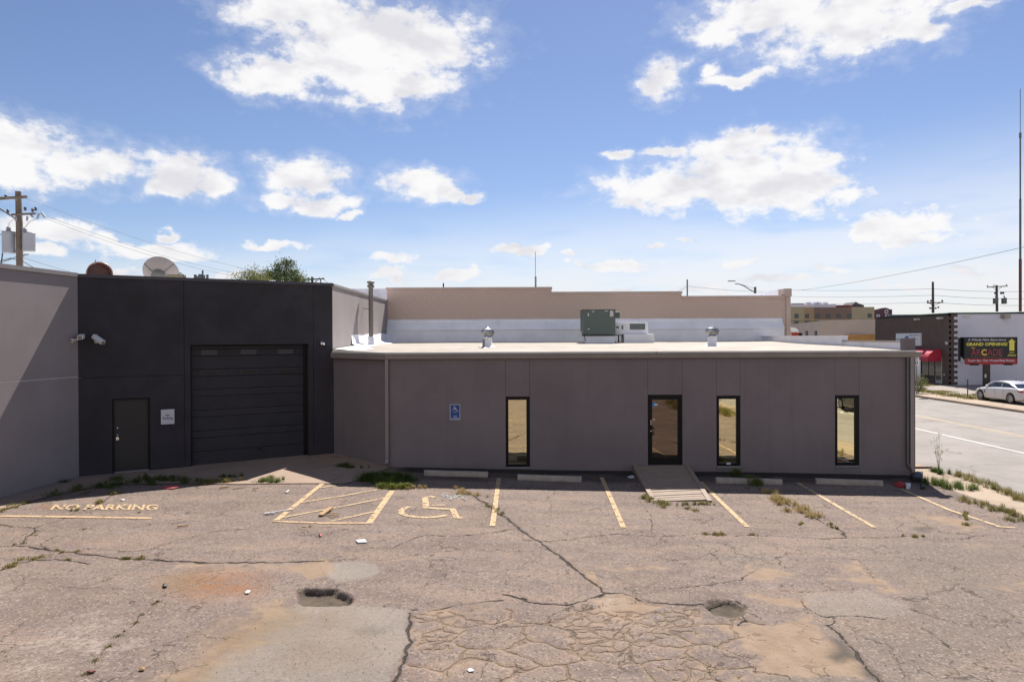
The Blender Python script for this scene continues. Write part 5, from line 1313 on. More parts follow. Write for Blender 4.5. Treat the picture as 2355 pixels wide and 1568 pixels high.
YH = 190.0
H = lambda dx, dy: at(dx, dy, YH)
hotel = thing('hotel_block', 'far tan and brown hotel with rows of windows and white roof units', 'building', (H(1915, 740).x, YH, -.4))
Mt = mat('tan_render', (.46,.37,.25), .9, var=.04, vscale=.1); Mbw = mat('brown_render', (.25,.165,.135), .9, var=.04, vscale=.1); Mor = mat('orange_render', (.44,.29,.17), .9, var=.04, vscale=.1)
bays = [(1816,1849,Mt,706), (1849,1871,Mor,707), (1871,1958,Mbw,707), (1958,2010,Mt,706)]
for a, c_, mt, tp in bays: part('bay', mt, hotel, lambda b: b.box((H(a,740).x, YH, -.4), (H(c_,740).x, YH + 16, H(a, tp).z)))
part('band', Mt, hotel, lambda b: b.box((H(1816,740).x, YH - .3, H(1915,737).z), (H(2010,740).x, YH - .001, H(1915,734.5).z)))
part('parapet', M_wwall, hotel, lambda b: b.box((H(1820,740).x, YH + 2, H(1915,708).z), (H(1930,740).x, YH + 16.1, H(1915,699).z)))
part('parapet', mat('maroon_fascia', (.16,.05,.045), .8), hotel, lambda b: b.box((H(1931,740).x, YH + 2, H(1915,707).z), (H(1968,740).x, YH + 16, H(1915,701).z)))
for dx in (1831, 1855, 1879.5, 1904, 1928.5, 1953, 1999):
    for dy in (726, 740, 757):
        fr = part('window', mat('grey_window_frame', (.16,.16,.17), .6), hotel, lambda b: b.box((H(dx-4.6,740).x, YH - .12, H(1915,dy+5).z), (H(dx+4.6,740).x, YH - .001, H(1915,dy-4.8).z)))
        part('pane', M_dglass, fr, lambda b: b.box((H(dx-3.9,740).x, YH - .16, H(1915,dy+4).z), (H(dx+3.9,740).x, YH - .121, H(1915,dy-4).z)))
for dx, w_, tp in ((1824,3,697.5), (1832,4,697), (1842,6,696), (1853,6,696)): part('roof_unit', mat('grey_roof_unit', (.17,.19,.20), .6), hotel, lambda b: b.box((H(dx-w_,740).x, YH + 3, H(1915,702).z), (H(dx+w_,740).x, YH + 6, H(1915,tp).z)))
for dx in (1871.5, 1887, 1894.5, 1910.5): part('cooling_tower', M_wwall, hotel, lambda b: b.prism([(H(dx-4.5,740).x, YH+3), (H(dx+4.5,740).x, YH+3), (H(dx+3.6,740).x, YH+5), (H(dx-3.6,740).x, YH+5)], H(1915,703).z, H(1915,693.5).z))
for x_, y_ in ((1991, 705),):
    part('dark_gable', mat('slate_dark', (.06,.055,.065), .8), hotel, lambda b: b.prism([(H(1966,740).x, 0), (H(2004,740).x, 0), (H(2003,740).x, .7), (H(1994,740).x, 1.0), (H(1984,740).x, 1.6), (H(1976,740).x, .8)], 0, 6, Matrix.Translation((0, YH + 10, H(1915,706).z)) @ Matrix.Rotation(R(90), 4, 'X')))
ph = thing('gabled_brick_building', 'far dark maroon brick building with curved gable and round window', 'building', (H(2032, 740).x, YH + 30, -.4))
YP = YH + 30; H2 = lambda dx, dy: at(dx, dy, YP)
Mmr = mat('maroon_brick', (.115,.055,.075), .9, var=.08, vscale=.2)
part('wall', Mmr, ph, lambda b: b.box((H2(2012,740).x, YP, -.4), (H2(2051,740).x, YP + 14, H2(2032,711.5).z)))
def gable(b):
    P2 = [(2019,711.5),(2022,709.5),(2026,709),(2030,708),(2037,707.5),(2041,709),(2045,711),(2049,711.5)]
    vs = [H2(x_, y_) for x_, y_ in P2]; n = len(vs)
    b.add([v for v in vs] + [v + Vector((0, 1.2, 0)) for v in vs], [tuple(range(n)), tuple(range(n, 2*n))[::-1]] + [(i, (i+1) % n, n + (i+1) % n, n + i) for i in range(n)])
part('gable', Mmr, ph, gable)
rw = part('round_window', M_wwall, ph, lambda b: b.tube([H2(2037 + 3.6*math.cos(a), 717 + 3.6*math.sin(a)) - Vector((0, .15, 0)) for a in np.linspace(0, 2*math.pi, 17)], .2, 6))
for dx in (2016, 2021, 2036, 2042): part('window', M_wwall, ph, lambda b: b.box((H2(dx-1.4,740).x, YP - .15, H2(2032,729).z), (H2(dx+1.4,740).x, YP - .001, H2(2032,723).z)))

# ================================================================ parked cars
def build_car(name, label, loc, heading, paint_m):
    """a low coupe-backed saloon; local x forward from the rear bumper"""
    c_ = thing(name, label, 'car', loc); c_.rotation_euler = (0, 0, heading)
    M0 = wm(c_) @ Matrix.Translation((-2.33, 0, 0))
    Lc, xr_, xf_, Rw, Ra = 4.66, 1.02, 3.83, .335, .40
    S = lambda xs_, tab: float(np.interp(xs_, [p[0] for p in tab], [p[1] for p in tab]))
    halfw = [(0,.62),(.10,.78),(.4,.87),(1.0,.91),(2.6,.91),(3.7,.90),(4.2,.85),(4.5,.74),(4.62,.60),(4.66,.5)]
    belt = [(0,.78),(.08,.95),(.5,1.00),(1.2,1.01),(2.6,.95),(3.3,.90),(3.9,.84),(4.35,.72),(4.58,.60),(4.66,.50)]
    crown = [(0,.80),(.10,.98),(.5,1.03),(1.2,1.04),(2.6,1.0),(3.0,.98),(3.5,.94),(4.0,.86),(4.4,.74),(4.6,.62),(4.66,.51)]
    low = [(0,.40),(.15,.26),(.6,.22),(4.0,.20),(4.45,.21),(4.66,.34)]
    st = sorted(set([round(x_, 3) for x_ in np.linspace(0, Lc, 60)] + [round(xw + Ra*k/6, 3) for xw in (xr_, xf_) for k in range(-6, 7)]))
    def body(b):
        rings = []
        for x_ in st:
            hw, zb_, zc_, zl = S(x_, halfw), S(x_, belt), S(x_, crown), S(x_, low)
            arch = zl
            for xw in (xr_, xf_):
                if abs(x_ - xw) < Ra: arch = max(arch, Rw + math.sqrt(max(0, Ra*Ra - (x_-xw)**2)))
            zm = max(arch + .015, zl + .30); zb_ = max(zb_, arch + .03)
            half = [(0, zl + .02), (hw*.55, max(zl, min(arch, zl + .0))), (hw*.60, arch), (hw*.965, arch), (hw*.985, max(zl + .10, arch + .005)), (hw*1.0, min(zm + .0, zb_ - .02)), (hw*.985, zb_ - .10 if zb_ - .10 > zm else zb_ - .01), (hw*.945, zb_), (hw*.80, zc_ - .01), (0, zc_ + .012)]
            ring = [Vector((x_, y, z)) for y, z in half] + [Vector((x_, -y, z)) for y, z in half[::-1][1:-1]]
            rings.append([M0 @ v for v in ring])
        n = len(rings[0]); vs = [v for r_ in rings for v in r_]
        b.add(vs, [(i*n+j, i*n+(j+1)%n, (i+1)*n+(j+1)%n, (i+1)*n+j) for i in range(len(st)-1) for j in range(n)], True)
        b.add(rings[0], [tuple(range(n))]); b.add(rings[-1], [tuple(range(n))[::-1]])
    part('body', paint_m, c_, body)
    roofz = [(.55,1.03),(1.0,1.20),(1.5,1.34),(2.0,1.40),(2.4,1.395),(2.8,1.31),(3.1,1.16),(3.4,.99)]
    def cab(off, zs_):
        def f(b):
            rings = []
            for x_ in np.linspace(.55, 3.4, 26):
                zt_ = S(x_, roofz); hb = .80; k = (zt_ - .95) / .45
                hr = hb - .20*max(0, k)
                ring = [(-hb + 0, .93), (-(hb - .01), min(.97, zt_)), (-hr - .0, zt_ - .05*max(0, k)), (-hr*.8, zt_ - .008), (0, zt_ + .012), (hr*.8, zt_ - .008), (hr, zt_ - .05*max(0, k)), (hb - .01, min(.97, zt_)), (hb, .93)]
                rings.append([M0 @ Vector((x_, y, z)) for y, z in ring])
            n = len(rings[0]); b.add([v for r_ in rings for v in r_], [(i*n+j, i*n+j+1, (i+1)*n+j+1, (i+1)*n+j) for i in range(25) for j in range(n-1)], True)
        return f
    part('glasshouse', M_dglass, c_, cab(0, 0))
    def shell(b):       # painted roof skin with the pillars, slightly proud of the glass
        xs_ = np.linspace(1.15, 2.62, 16); vs = []
        for x_ in xs_:
            zt_ = S(x_, roofz); k = (zt_ - .95) / .45; hr = .80 - .20*k
            for y, z in ((-hr - .012, zt_ - .085), (-hr - .006, zt_ - .035), (-hr*.8, zt_ + .004), (0, zt_ + .024), (hr*.8, zt_ + .004), (hr + .006, zt_ - .035), (hr + .012, zt_ - .085)): vs.append(M0 @ Vector((x_, y, z)))
        b.add(vs, [(i*7+j, i*7+j+1, (i+1)*7+j+1, (i+1)*7+j) for i in range(15) for j in range(6)], True)
        for s_ in (-1, 1):
            for pts in ([(3.38,.815,.985),(3.1,.765,1.15),(2.8,.70,1.30),(2.55,.645,1.37)], [(.60,.80,1.03),(1.0,.735,1.18),(1.3,.69,1.27)], [(1.95,.80,.98),(1.88,.63,1.37)]):
                b.tube([M0 @ Vector((x_, s_*y, z)) for x_, y, z in pts], .035 if pts[0][0] != 1.95 else .02, 6)
    part('roof', paint_m, c_, shell)
    Mty = mat('tyre_rubber', (.014,.013,.014), .85); Mrm = mat('alloy_rim', (.42,.42,.43), .35, .8); Mwell = mat('wheel_well', (.006,.006,.006), .9)
    for xw in (xr_, xf_):
        for s_ in (-1, 1):
            Mx = M0 @ Matrix.Translation((xw, s_*.79, Rw)) @ Matrix.Rotation(R(-90)*s_, 4, 'X')
            wh = part('wheel', Mty, c_, lambda b: b.lathe([(.22,-.10),(.31,-.11),(Rw,-.08),(Rw,.08),(.315,.105),(.235,.10)], n=28, M=Mx))
            part('rim', Mrm, wh, lambda b: [b.lathe([(.215,.095),(.24,.103),(.238,.08)], n=28, M=Mx)] + [b.box((.03, -.022, .06), (.225, .022, .085), Mx @ Matrix.Rotation(2*math.pi*k/10, 4, 'Z')) for k in range(10)] + [b.lathe([(0,.095),(.05,.09),(.05,.06)], n=12, M=Mx)])
            part('hub', Mwell, wh, lambda b: b.lathe([(0,.04),(.23,.04)], n=24, M=Mx))
    for s_ in (-1, 1):
        part('mirror', paint_m, c_, lambda b: b.lathe([(0,-.08),(.05,-.06),(.075,0),(.06,.05),(0,.06)], n=10, M=M0 @ Matrix.Translation((3.0, s_*.98, 1.02)) @ Matrix.Scale(1.3, 4, (0,1,0)) @ Matrix.Rotation(R(90), 4, 'Y')))
        part('headlight', mat('lamp_glass', (.5,.52,.55), .15), c_, lambda b: b.add([M0 @ Vector(p) for p in ((4.52, s_*.74, .60), (4.40, s_*.82, .66), (4.15, s_*.872, .70), (4.2, s_*.872, .64), (4.45, s_*.80, .56))], [(0,1,2,3,4)]))
        part('tail_light', mat('tail_red', (.3,.01,.01), .3), c_, lambda b: b.add([M0 @ Vector(p) for p in ((.06, s_*.70, .84), (.12, s_*.80, .88), (.35, s_*.872, .90), (.35, s_*.875, .80), (.08, s_*.76, .76))], [(0,1,2,3,4)]))
        for xh in (1.75, 2.55): part('door_handle', paint_m, c_, lambda b: b.box((xh, s_*.90 - .012, .865), (xh + .2, s_*.90 + .022, .89), M0), .005)
        part('door_seam', Mwell, c_, lambda b: [b.box((x_, s_*.912 - .002, .34), (x_ + .008, s_*.912 + .002, .86), M0) for x_ in (1.62, 2.36, 3.22)])
        part('side_vent', Mwell, c_, lambda b: b.box((3.34, s_*.905 - .004, .56), (3.40, s_*.905 + .008, .72), M0))
        part('sill', Mwell, c_, lambda b: b.box((1.45, s_*.86 - .01, .195), (3.4, s_*.86 + .01, .225), M0))
    part('underside', Mwell, c_, lambda b: b.box((.4, -.72, .20), (4.3, .72, .5), M0))
    return c_
M_cw = mat('white_car_paint', (0.5328,0.5256,0.5328), .25, var=.02, coat=.6)
M_cd = mat('black_car_paint', (.012,.013,.016), .25, var=.02, coat=.6)
f1 = on_z(2278, 920, ZK); f2 = on_z(2336, 929, ZK)
build_car('parked_car', 'white low saloon parked on the far roadside below the billboard', (32.75 + .0, (f1.y + f2.y)/2 + .1, ZK + .003), R(90 + 0), M_cw)
build_car('dark_car', 'black car on the near side of the road, reflected in the right window', (21.3, 2.2, ZR + .003), R(-90), M_cd)

# ================================================================ poles, masts and wires
M_pole = mat('weathered_pole_wood', (0.1148,0.0850,0.0638), .9, var=.2, vscale=3, streak=.3)
M_ins = mat('brown_insulator', (.05,.04,.045), .4); M_can = mat('grey_transformer_paint', (.20,.205,.225), .5, var=.06, streak=.1); M_wire = mat('dark_wire', (.03,.03,.033), .6)
yp = 35.0
Pp = lambda dx, dy, y=yp: at(dx, dy, y)
po = thing('utility_pole', 'wooden utility pole with two grey transformers behind the left wall', 'utility pole', (Pp(46, 600).x, yp, -.4))
part('shaft', M_pole, po, lambda b: b.tube([(Pp(46, 600).x, yp, -.4), (Pp(44.5, 520).x, yp, Pp(44, 520).z), (Pp(42, 441).x, yp, Pp(42, 441).z)], .17, 14, .135))
def beam(b, a, c_, h, d_): 
    a, c_ = Vector(a), Vector(c_); dd = (c_ - a).normalized(); M = Matrix.Translation(a) @ dd.to_track_quat('X', 'Z').to_matrix().to_4x4(); b.box((0, -d_/2, -h/2), ((c_-a).length, d_/2, h/2), M)
part('crossarm', M_pole, po, lambda b: beam(b, Pp(-60, 461, yp - .2), Pp(62, 453, yp - .2), .13, .1))
part('crossarm', M_pole, po, lambda b: beam(b, Pp(27, 494, yp - .25), Pp(82, 491.5, yp - .2), .09, .09))
part('brace', M_wire, po, lambda b: b.tube([Pp(-10, 474), Pp(40, 506)], .035, 6))
for dx, dy, h in ((13, 453, 7), (18, 486, 8), (82, 480, 9), (58, 482, 5), (75, 486, 4)):
    part('insulator', M_ins, po, lambda b: b.lathe([(.02,0),(.08,.06),(.04,.1),(.08,.14),(.03,.2),(0,.21)], tuple(Pp(dx, dy + h*.6, yp - .2)), 10))
for a, c_ in (((90, 491), (86, 503)), ((95, 489), (104, 500)), ((63, 498), (62, 508)), ((70, 494), (76, 500)), ((36, 498), (36, 508))):
    part('fuse_cutout', M_can, po, lambda b: b.tube([Pp(*a, yp - .3), Pp(*c_, yp - .3)], .05, 8))
for x0_, x1_, t_, b_ in ((11, 37, 537, 583), (58, 83, 540, 579)):
    cxp = Pp((x0_ + x1_)/2, 560); rr = (Pp(x1_, 560).x - Pp(x0_, 560).x)/2
    tr = part('transformer', M_can, po, lambda b: b.lathe([(0, Pp(0,b_).z), (rr*.95, Pp(0,b_).z), (rr, Pp(0,b_).z + .04), (rr, Pp(0,t_).z), (rr*1.06, Pp(0,t_).z + .02), (rr*1.0, Pp(0,t_).z + .07), (0, Pp(0,t_).z + .10)], (cxp.x, yp - .12, 0), 20))
    part('bushing', M_can, tr, lambda b: b.lathe([(.09,0),(.12,.08),(.09,.12),(.12,.18),(.06,.26),(.02,.3)], (cxp.x + (.0 if x0_ < 20 else -.22), yp - .12, Pp(0,t_).z + .05), 10))
    part('bracket', M_rib, tr, lambda b: (beam(b, (cxp.x, yp, Pp(0,t_+6).z), (Pp(45,0).x, yp, Pp(0,t_+6).z), .06, .06), beam(b, (cxp.x, yp, Pp(0,b_-6).z), (Pp(45,0).x, yp, Pp(0,b_-6).z), .06, .06)))
part('lead', M_wire, po, lambda b: b.tube([Pp(56, 531), Pp(58, 523), Pp(68, 510), Pp(86, 503)], .012, 6))
part('lead', M_wire, po, lambda b: b.tube([Pp(25, 528), Pp(20, 515), Pp(30, 504), Pp(36, 506)], .012, 6))
part('lead', M_wire, po, lambda b: b.tube([Pp(0, 540), Pp(14, 536), Pp(50, 533), Pp(62, 533), Pp(78, 541)], .02, 6))
part('riser', M_wire, po, lambda b: b.tube([Pp(22, 538), Pp(20, 552), Pp(9, 558), Pp(3, 606), Pp(0, 640)], .03, 6))
part('street_light_arm', M_rib, po, lambda b: b.tube([Pp(50, 592), Pp(57, 586), Pp(66, 585)], .03, 6))
part('cable_bundle', M_wire, po, lambda b: (b.tube([Pp(-20, 610), Pp(20, 598), Pp(40, 590)], .02, 6), b.tube([Pp(0, 600), Pp(25, 594), Pp(40, 598), Pp(46, 608)], .022, 6)))

ym = 75.0
p2 = thing('utility_pole', 'small distant utility pole with one crossarm above the charcoal wall end', 'utility pole', (Pp(718, 690, ym).x, ym, -.4))
part('shaft', M_pole, p2, lambda b: b.tube([(Pp(718, 690, ym).x, ym, -.4), (Pp(718, 690, ym).x, ym, Pp(718,637,ym).z)], .17, 10, .13))
part('crossarm', mat('dark_arm_wood', (.05,.045,.04), .8), p2, lambda b: beam(b, Pp(694, 643.5, ym - .2), Pp(746, 641, ym - .2), .12, .1))
for a in (706, 731): part('brace', M_ins, p2, lambda b: b.tube([Pp(a, 643, ym - .22), Pp(718, 657, ym - .2)], .04, 6))
for dx in (696, 709, 734, 742): part('insulator', M_ins, p2, lambda b: b.lathe([(.03,0),(.09,.08),(.04,.15),(0,.2)], tuple(Pp(dx, 642, ym - .2)), 8))
part('fuse_cutout', M_can, p2, lambda b: b.tube([Pp(736, 642, ym - .3), Pp(738, 650, ym - .3)], .07, 6))

yr = 95.0
p3 = thing('utility_pole', 'distant plain pole with low crossarm and insulators, left of the transformer pole', 'utility pole', (Pp(2145, 690, yr).x, yr, -.4))
part('shaft', M_pole, p3, lambda b: b.tube([(Pp(2145.5, 690, yr).x, yr, -.4), (Pp(2144.5, 690, yr).x, yr, Pp(2145,648,yr).z)], .26, 10, .14))
part('crossarm', M_pole, p3, lambda b: beam(b, Pp(2131, 697, yr - .3), Pp(2168, 695.5, yr - .3), .14, .12))
for a in (2136, 2162): part('brace', M_ins, p3, lambda b: b.tube([Pp(a, 696, yr - .3), Pp(2145.5, 704, yr - .3)], .04, 6))
for dx, dy in ((2133,695), (2140,694), (2166,694), (2138,711), (2142,711), (2151,711), (2157,709)): part('insulator', M_ins, p3, lambda b: b.lathe([(.03,0),(.16,.12),(.06,.25),(0,.3)], tuple(Pp(dx, dy, yr - .3)), 8))
p4 = thing('utility_pole', 'distant pole with wide crossarm and two transformers above the white wall', 'utility pole', (Pp(2293, 690, yr).x, yr + 4, -.4))
y4 = yr + 4
part('shaft', M_pole, p4, lambda b: b.tube([(Pp(2294, 690, y4).x, y4, -.4), (Pp(2291, 690, y4).x, y4, Pp(2291,656,y4).z)], .24, 10, .15))
part('crossarm', M_pole, p4, lambda b: beam(b, Pp(2269, 660.5, y4 - .3), Pp(2316, 658, y4 - .3), .13, .12))
for a in (2281, 2303): part('brace', M_ins, p4, lambda b: b.tube([Pp(a, 660, y4 - .3), Pp(2292, 668, y4 - .3)], .03, 6))
for dx, dy in ((2270,659), (2285,658), (2314,656.5)): part('insulator', M_ins, p4, lambda b: b.lathe([(.03,0),(.1,.1),(.04,.2),(0,.22)], tuple(Pp(dx, dy, y4 - .3)), 8))
for dx in (2287, 2300.5, 2305.5): part('fuse_cutout', M_ins, p4, lambda b: b.tube([Pp(dx, 676, y4 - .3), Pp(dx + 1.5, 672, y4 - .3)], .13, 6))
for dx in (2284, 2303.5): part('transformer', M_can, p4, lambda b: b.lathe([(0,0),(.34,0),(.34,.75),(.38,.78),(.30,.86),(.1,.9),(.1,1.15),(0,1.2)], (Pp(dx,0,y4).x, y4 - .4, Pp(dx,699,y4).z), 14))
p5 = thing('utility_pole', 'bare thin pole top rising behind the stepped beige parapet', 'utility pole', (Pp(1580, 690, 80).x, 80, -.4))
part('shaft', M_rib, p5, lambda b: b.tube([(Pp(1580, 690, 80).x, 80, -.4), (Pp(1580, 690, 80).x, 80, Pp(1580,645,80).z)], .08, 8)); part('cap', M_rib, p5, lambda b: b.lathe([(.09,0),(.09,.1),(0,.12)], (Pp(1580, 690, 80).x, 80, Pp(1580,645,80).z), 8))
o = thing('roof_mast', 'short dark stub mast behind the left part of the beige parapet', 'mast', (Pp(1019.5, 690, 60).x, 60, -.4))
part('shaft', M_rib, o, lambda b: b.tube([(Pp(1019.5, 690, 60).x, 60, -.4), (Pp(1019.5, 690, 60).x, 60, Pp(1019,652,60).z)], .05, 8)); part('cap', M_black, o, lambda b: b.lathe([(.06,-.3),(.06,.02),(0,.04)], (Pp(1019.5, 690, 60).x, 60, Pp(1019,652,60).z), 8))
o = thing('whip_antenna', 'thin whip antenna on a dark mast above the stepped parapet', 'antenna', (Pp(1231, 690, 46).x, 46, -.4))
part('mast', M_rib, o, lambda b: b.tube([(Pp(1231.5, 690, 46).x, 46, -.4), (Pp(1231.5, 690, 46).x, 46, Pp(1231,636,46).z)], .06, 8)); part('whip', M_wire, o, lambda b: b.tube([Pp(1231,636,46), Pp(1230.5,579,46)], .018, 6))
o = thing('radio_mast', 'very tall thin rusty radio mast at the right edge of the view', 'mast', (Pp(2345, 690, 82).x, 82, -.4))
Mrs = mat('rusty_mast_steel', (.16,.055,.045), .7, var=.15)
bx_ = Pp(2345.5, 690, 82).x
for r_, a, c_ in ((.16, 760, 596), (.12, 596, 458), (.085, 458, 313), (.035, 313, 205)):
    part('section', Mrs if a > 600 else M_rib, o, lambda b: b.tube([(bx_, 82, Pp(2345, a, 82).z if a < 760 else -.4), (bx_ , 82, Pp(2345, c_, 82).z + .0)], r_, 10))
part('joint', M_rib, o, lambda b: b.tube([(bx_, 82, Pp(2345, 318, 82).z), (bx_, 82, Pp(2345, 306, 82).z)], .13, 10))
# street lamp behind the parapet
yl2 = 62
sl2 = thing('street_lamp', 'street lamp arm reaching left over the stepped beige parapet', 'street lamp', (Pp(1736, 690, yl2).x, yl2, -.4))
part('pole', M_rib, sl2, lambda b: b.tube([(Pp(1736, 690, yl2).x, yl2, -.4), (Pp(1736, 690, yl2).x, yl2, Pp(1736,660,yl2).z)], .11, 10))
part('arm', M_rib, sl2, lambda b: b.tube([Pp(1735, 672, yl2), Pp(1725, 667, yl2), Pp(1710, 657.5, yl2), Pp(1698, 653, yl2), Pp(1690, 652.5, yl2)], .045, 8))
part('stay', M_rib, sl2, lambda b: b.tube([Pp(1736, 664, yl2), Pp(1700, 653, yl2)], .014, 6))
part('lamp_head', M_can, sl2, lambda b: b.box((Pp(1674, 690, yl2).x, yl2 - .18, Pp(0,654.3,yl2).z), (Pp(1690, 690, yl2).x, yl2 + .18, Pp(0,652.2,yl2).z)), .03)

def wire(a, c_, sag, label, r_=.010, n=24):
    o = part('power_line', M_wire, None, lambda b: b.tube(bez(a, c_, n, sag), r_, 5, caps=False)); return tag(o, label, 'wire', 'overhead wires')
ia = Pp
wire(Pp(58, 456, yp), Pp(734, 641, ym), .9, 'upper wire from the transformer pole crossarm to the small distant pole')
wire(Pp(84, 489, yp), Pp(709, 642, ym), 1.0, 'middle wire running from the transformer pole to the small distant pole')
wire(Pp(98, 500, yp), Pp(696, 642, ym), 1.1, 'lower wire of the three running from the transformer pole')
wire(Pp(-30, 440, yp - 3), Pp(42, 461, yp - .3), .05, 'wire entering at the left edge above the transformer pole crossarm')
wire(Pp(-30, 470, yp - 3), Pp(30, 494, yp - .3), .05, 'wire entering at the left edge at the second crossarm', .012)
wire(Pp(46, 590, yp), Pp(330, 655, 60), .3, 'low cable leaving the transformer pole behind the charcoal wall', .012)
wire(Pp(52, 601, yp), Pp(140, 640, yp + 6), .1, 'thick service cable dropping from the transformer pole to the roof', .022)
wire(Pp(742, 641, ym), Pp(830, 690, ym + 60), .6, 'wire dropping right from the small distant pole', .02)
wire(Pp(2380, 562, 60), Pp(1836, 668, 120), .4, 'long slanting wire rising to the right edge of the view', .022)
for y1_, y2_, y3_, lb in ((664, 662, 667, 'top'), (679, 678, 684, 'second'), (695, 693, 699, 'third')):
    wire(Pp(1800, y1_ + 2, 150), Pp(2145, y1_ - 0, yr), .25, lb + ' far wire left of the plain distant pole', .022)
    wire(Pp(2145, y1_, yr), Pp(2400, y3_ + 2, yr + 10), .25, lb + ' far wire right of the plain distant pole', .022)
wire(Pp(1560, 669, 100), Pp(1580, 658, 80), .02, 'short wire left of the bare pole behind the parapet', .018)
wire(Pp(1580, 658, 80), Pp(1815, 670, 120), .3, 'thin wire right of the bare pole behind the parapet', .018)
# ================================================================ trees, shrubs, grass
M_bark = mat('brown_bark', (.10,.075,.055), .95, var=.2, vscale=4)
def leaf_mat(name, c1, c2, trans=.35):
    m = bpy.data.materials.new(name); m.use_nodes = True
    t = NT(m.node_tree); bs = t.n['Principled BSDF']
    g = t.new('ShaderNodeTexCoord').outputs['Object']
    n = t.noise(g, 1.1, 4, .6); n2 = t.noise(g, 9, 2, .5)
    c = t.mix(t.step(t.math('MULTIPLY_ADD', n2, .5, n), .55, .95), c1, c2)
    t.put(bs.inputs['Base Color'], c); bs.inputs['Roughness'].default_value = .6; bs.inputs['Specular IOR Level'].default_value = .3
    tl_ = t.new('ShaderNodeBsdfTranslucent'); t.l.new(c, tl_.inputs[0])
    mx_ = t.new('ShaderNodeMixShader'); mx_.inputs[0].default_value = trans
    t.l.new(bs.outputs[0], mx_.inputs[1]); t.l.new(tl_.outputs[0], mx_.inputs[2]); t.l.new(mx_.outputs[0], t.n['Material Output'].inputs[0])
    return m
M_leaf = leaf_mat('green_leaves', (0.0456,0.0722,0.0167), (0.1064,0.1368,0.0380)); M_leaf2 = leaf_mat('yellow_green_leaves', (0.1140,0.1292,0.0304), (0.1976,0.1976,0.0608))
M_gr = leaf_mat('green_grass', (0.0570,0.0950,0.0167), (0.1292,0.1596,0.0380), .4); M_gry = leaf_mat('olive_grass', (0.1520,0.1444,0.0418), (0.2584,0.2128,0.0760), .4); M_grd = leaf_mat('dry_grass', (0.3192,0.2356,0.0988), (0.4180,0.3192,0.1596), .4)
def tree(label, base, lobes, m_l, nleaf, lsz, seed, group='trees behind the warehouse'):
    rg = random.Random(seed)
    tr = thing('tree', label, 'tree', base, group)
    top = max(l[2] for l in lobes); B0 = Vector(base)
    cxm = sum(l[0] for l in lobes)/len(lobes)
    hub = Vector((B0.x + (cxm - B0.x)*.5, B0.y, B0.z + (min(l[2] for l in lobes) - B0.z)*.72))
    def trunk(b):
        b.tube([B0, B0.lerp(hub, .5) + Vector((.1, 0, 0)), hub], .24, 10, .15)
        for (x_, y_, z_, rx_, rz__) in lobes:
            c_ = Vector((x_, y_, z_)); b.tube([hub, hub.lerp(c_, .5) + Vector((rg.uniform(-.2,.2), 0, .15)), c_ + Vector((0, 0, rz__*.5))], .10, 6, .015)
            for _ in range(7):
                v = Vector((rg.gauss(0,1), rg.gauss(0,1), rg.gauss(0,1))).normalized(); b.tube([c_ - Vector((0,0,rz__*.3)), c_ + Vector((v.x*rx_*.8, v.y*rx_*.8, v.z*rz__*.8))], .03, 5, .006)
    part('trunk', M_bark, tr, trunk)
    def crown(b):
        for (x_, y_, z_, rx_, rz__) in lobes:
            nt = int(nleaf * rx_ * rz__)
            tw = max(6, nt // 22)
            for _ in range(tw):
                v = Vector((rg.gauss(0,1), rg.gauss(0,1), rg.gauss(0,1))).normalized() * (rg.random() ** .45)
                cc = Vector((x_ + v.x*rx_, y_ + v.y*rx_, z_ + v.z*rz__)); sc = rg.uniform(.10, .26)
                if rg.random() < .12: cc += Vector((v.x, v.y, v.z)) * .25
                for _k in range(22):
                    p = cc + Vector((rg.gauss(0, sc), rg.gauss(0, sc), rg.gauss(0, sc*.8)))
                    u = Vector((rg.gauss(0,1), rg.gauss(0,1), rg.gauss(0,1))).normalized(); w_ = u.orthogonal().normalized() * lsz * .38; u = u * lsz * rg.uniform(.7, 1.3)
                    b.add([p - u*.5, p + w_*.5, p + u*.5, p - w_*.5], [(0,1,2,3)])
    part('crown', m_l, tr, crown)
    return tr
yt = 48.0
def lb(dx, dy, rx, ry, dep=0.0): p = at(dx, dy, yt + dep); k = (yt + dep)/FD; return (p.x, p.y, p.z, rx*k, ry*k)
tree('taller dark green tree with loose upright crown above the charcoal wall', (at(655,0,yt).x, yt, -.4), [lb(660,606,16,16), lb(652,625,18,14), lb(672,630,20,17), lb(630,632,22,20), lb(660,650,34,14), lb(692,650,18,11), lb(616,640,22,18), lb(640,612,12,14), lb(684,636,16,14)], M_leaf, 1900, .15, 3)
tree('lighter yellow green tree left of the taller dark tree', (at(580,0,yt-2).x, yt - 2, -.4), [lb(590,640,24,18,-2), lb(570,636,22,14,-2), lb(604,650,20,14,-2), lb(545,648,20,10,-2), lb(525,654,14,7,-2), lb(560,655,40,12,-2)], M_leaf2, 1900, .14, 5)
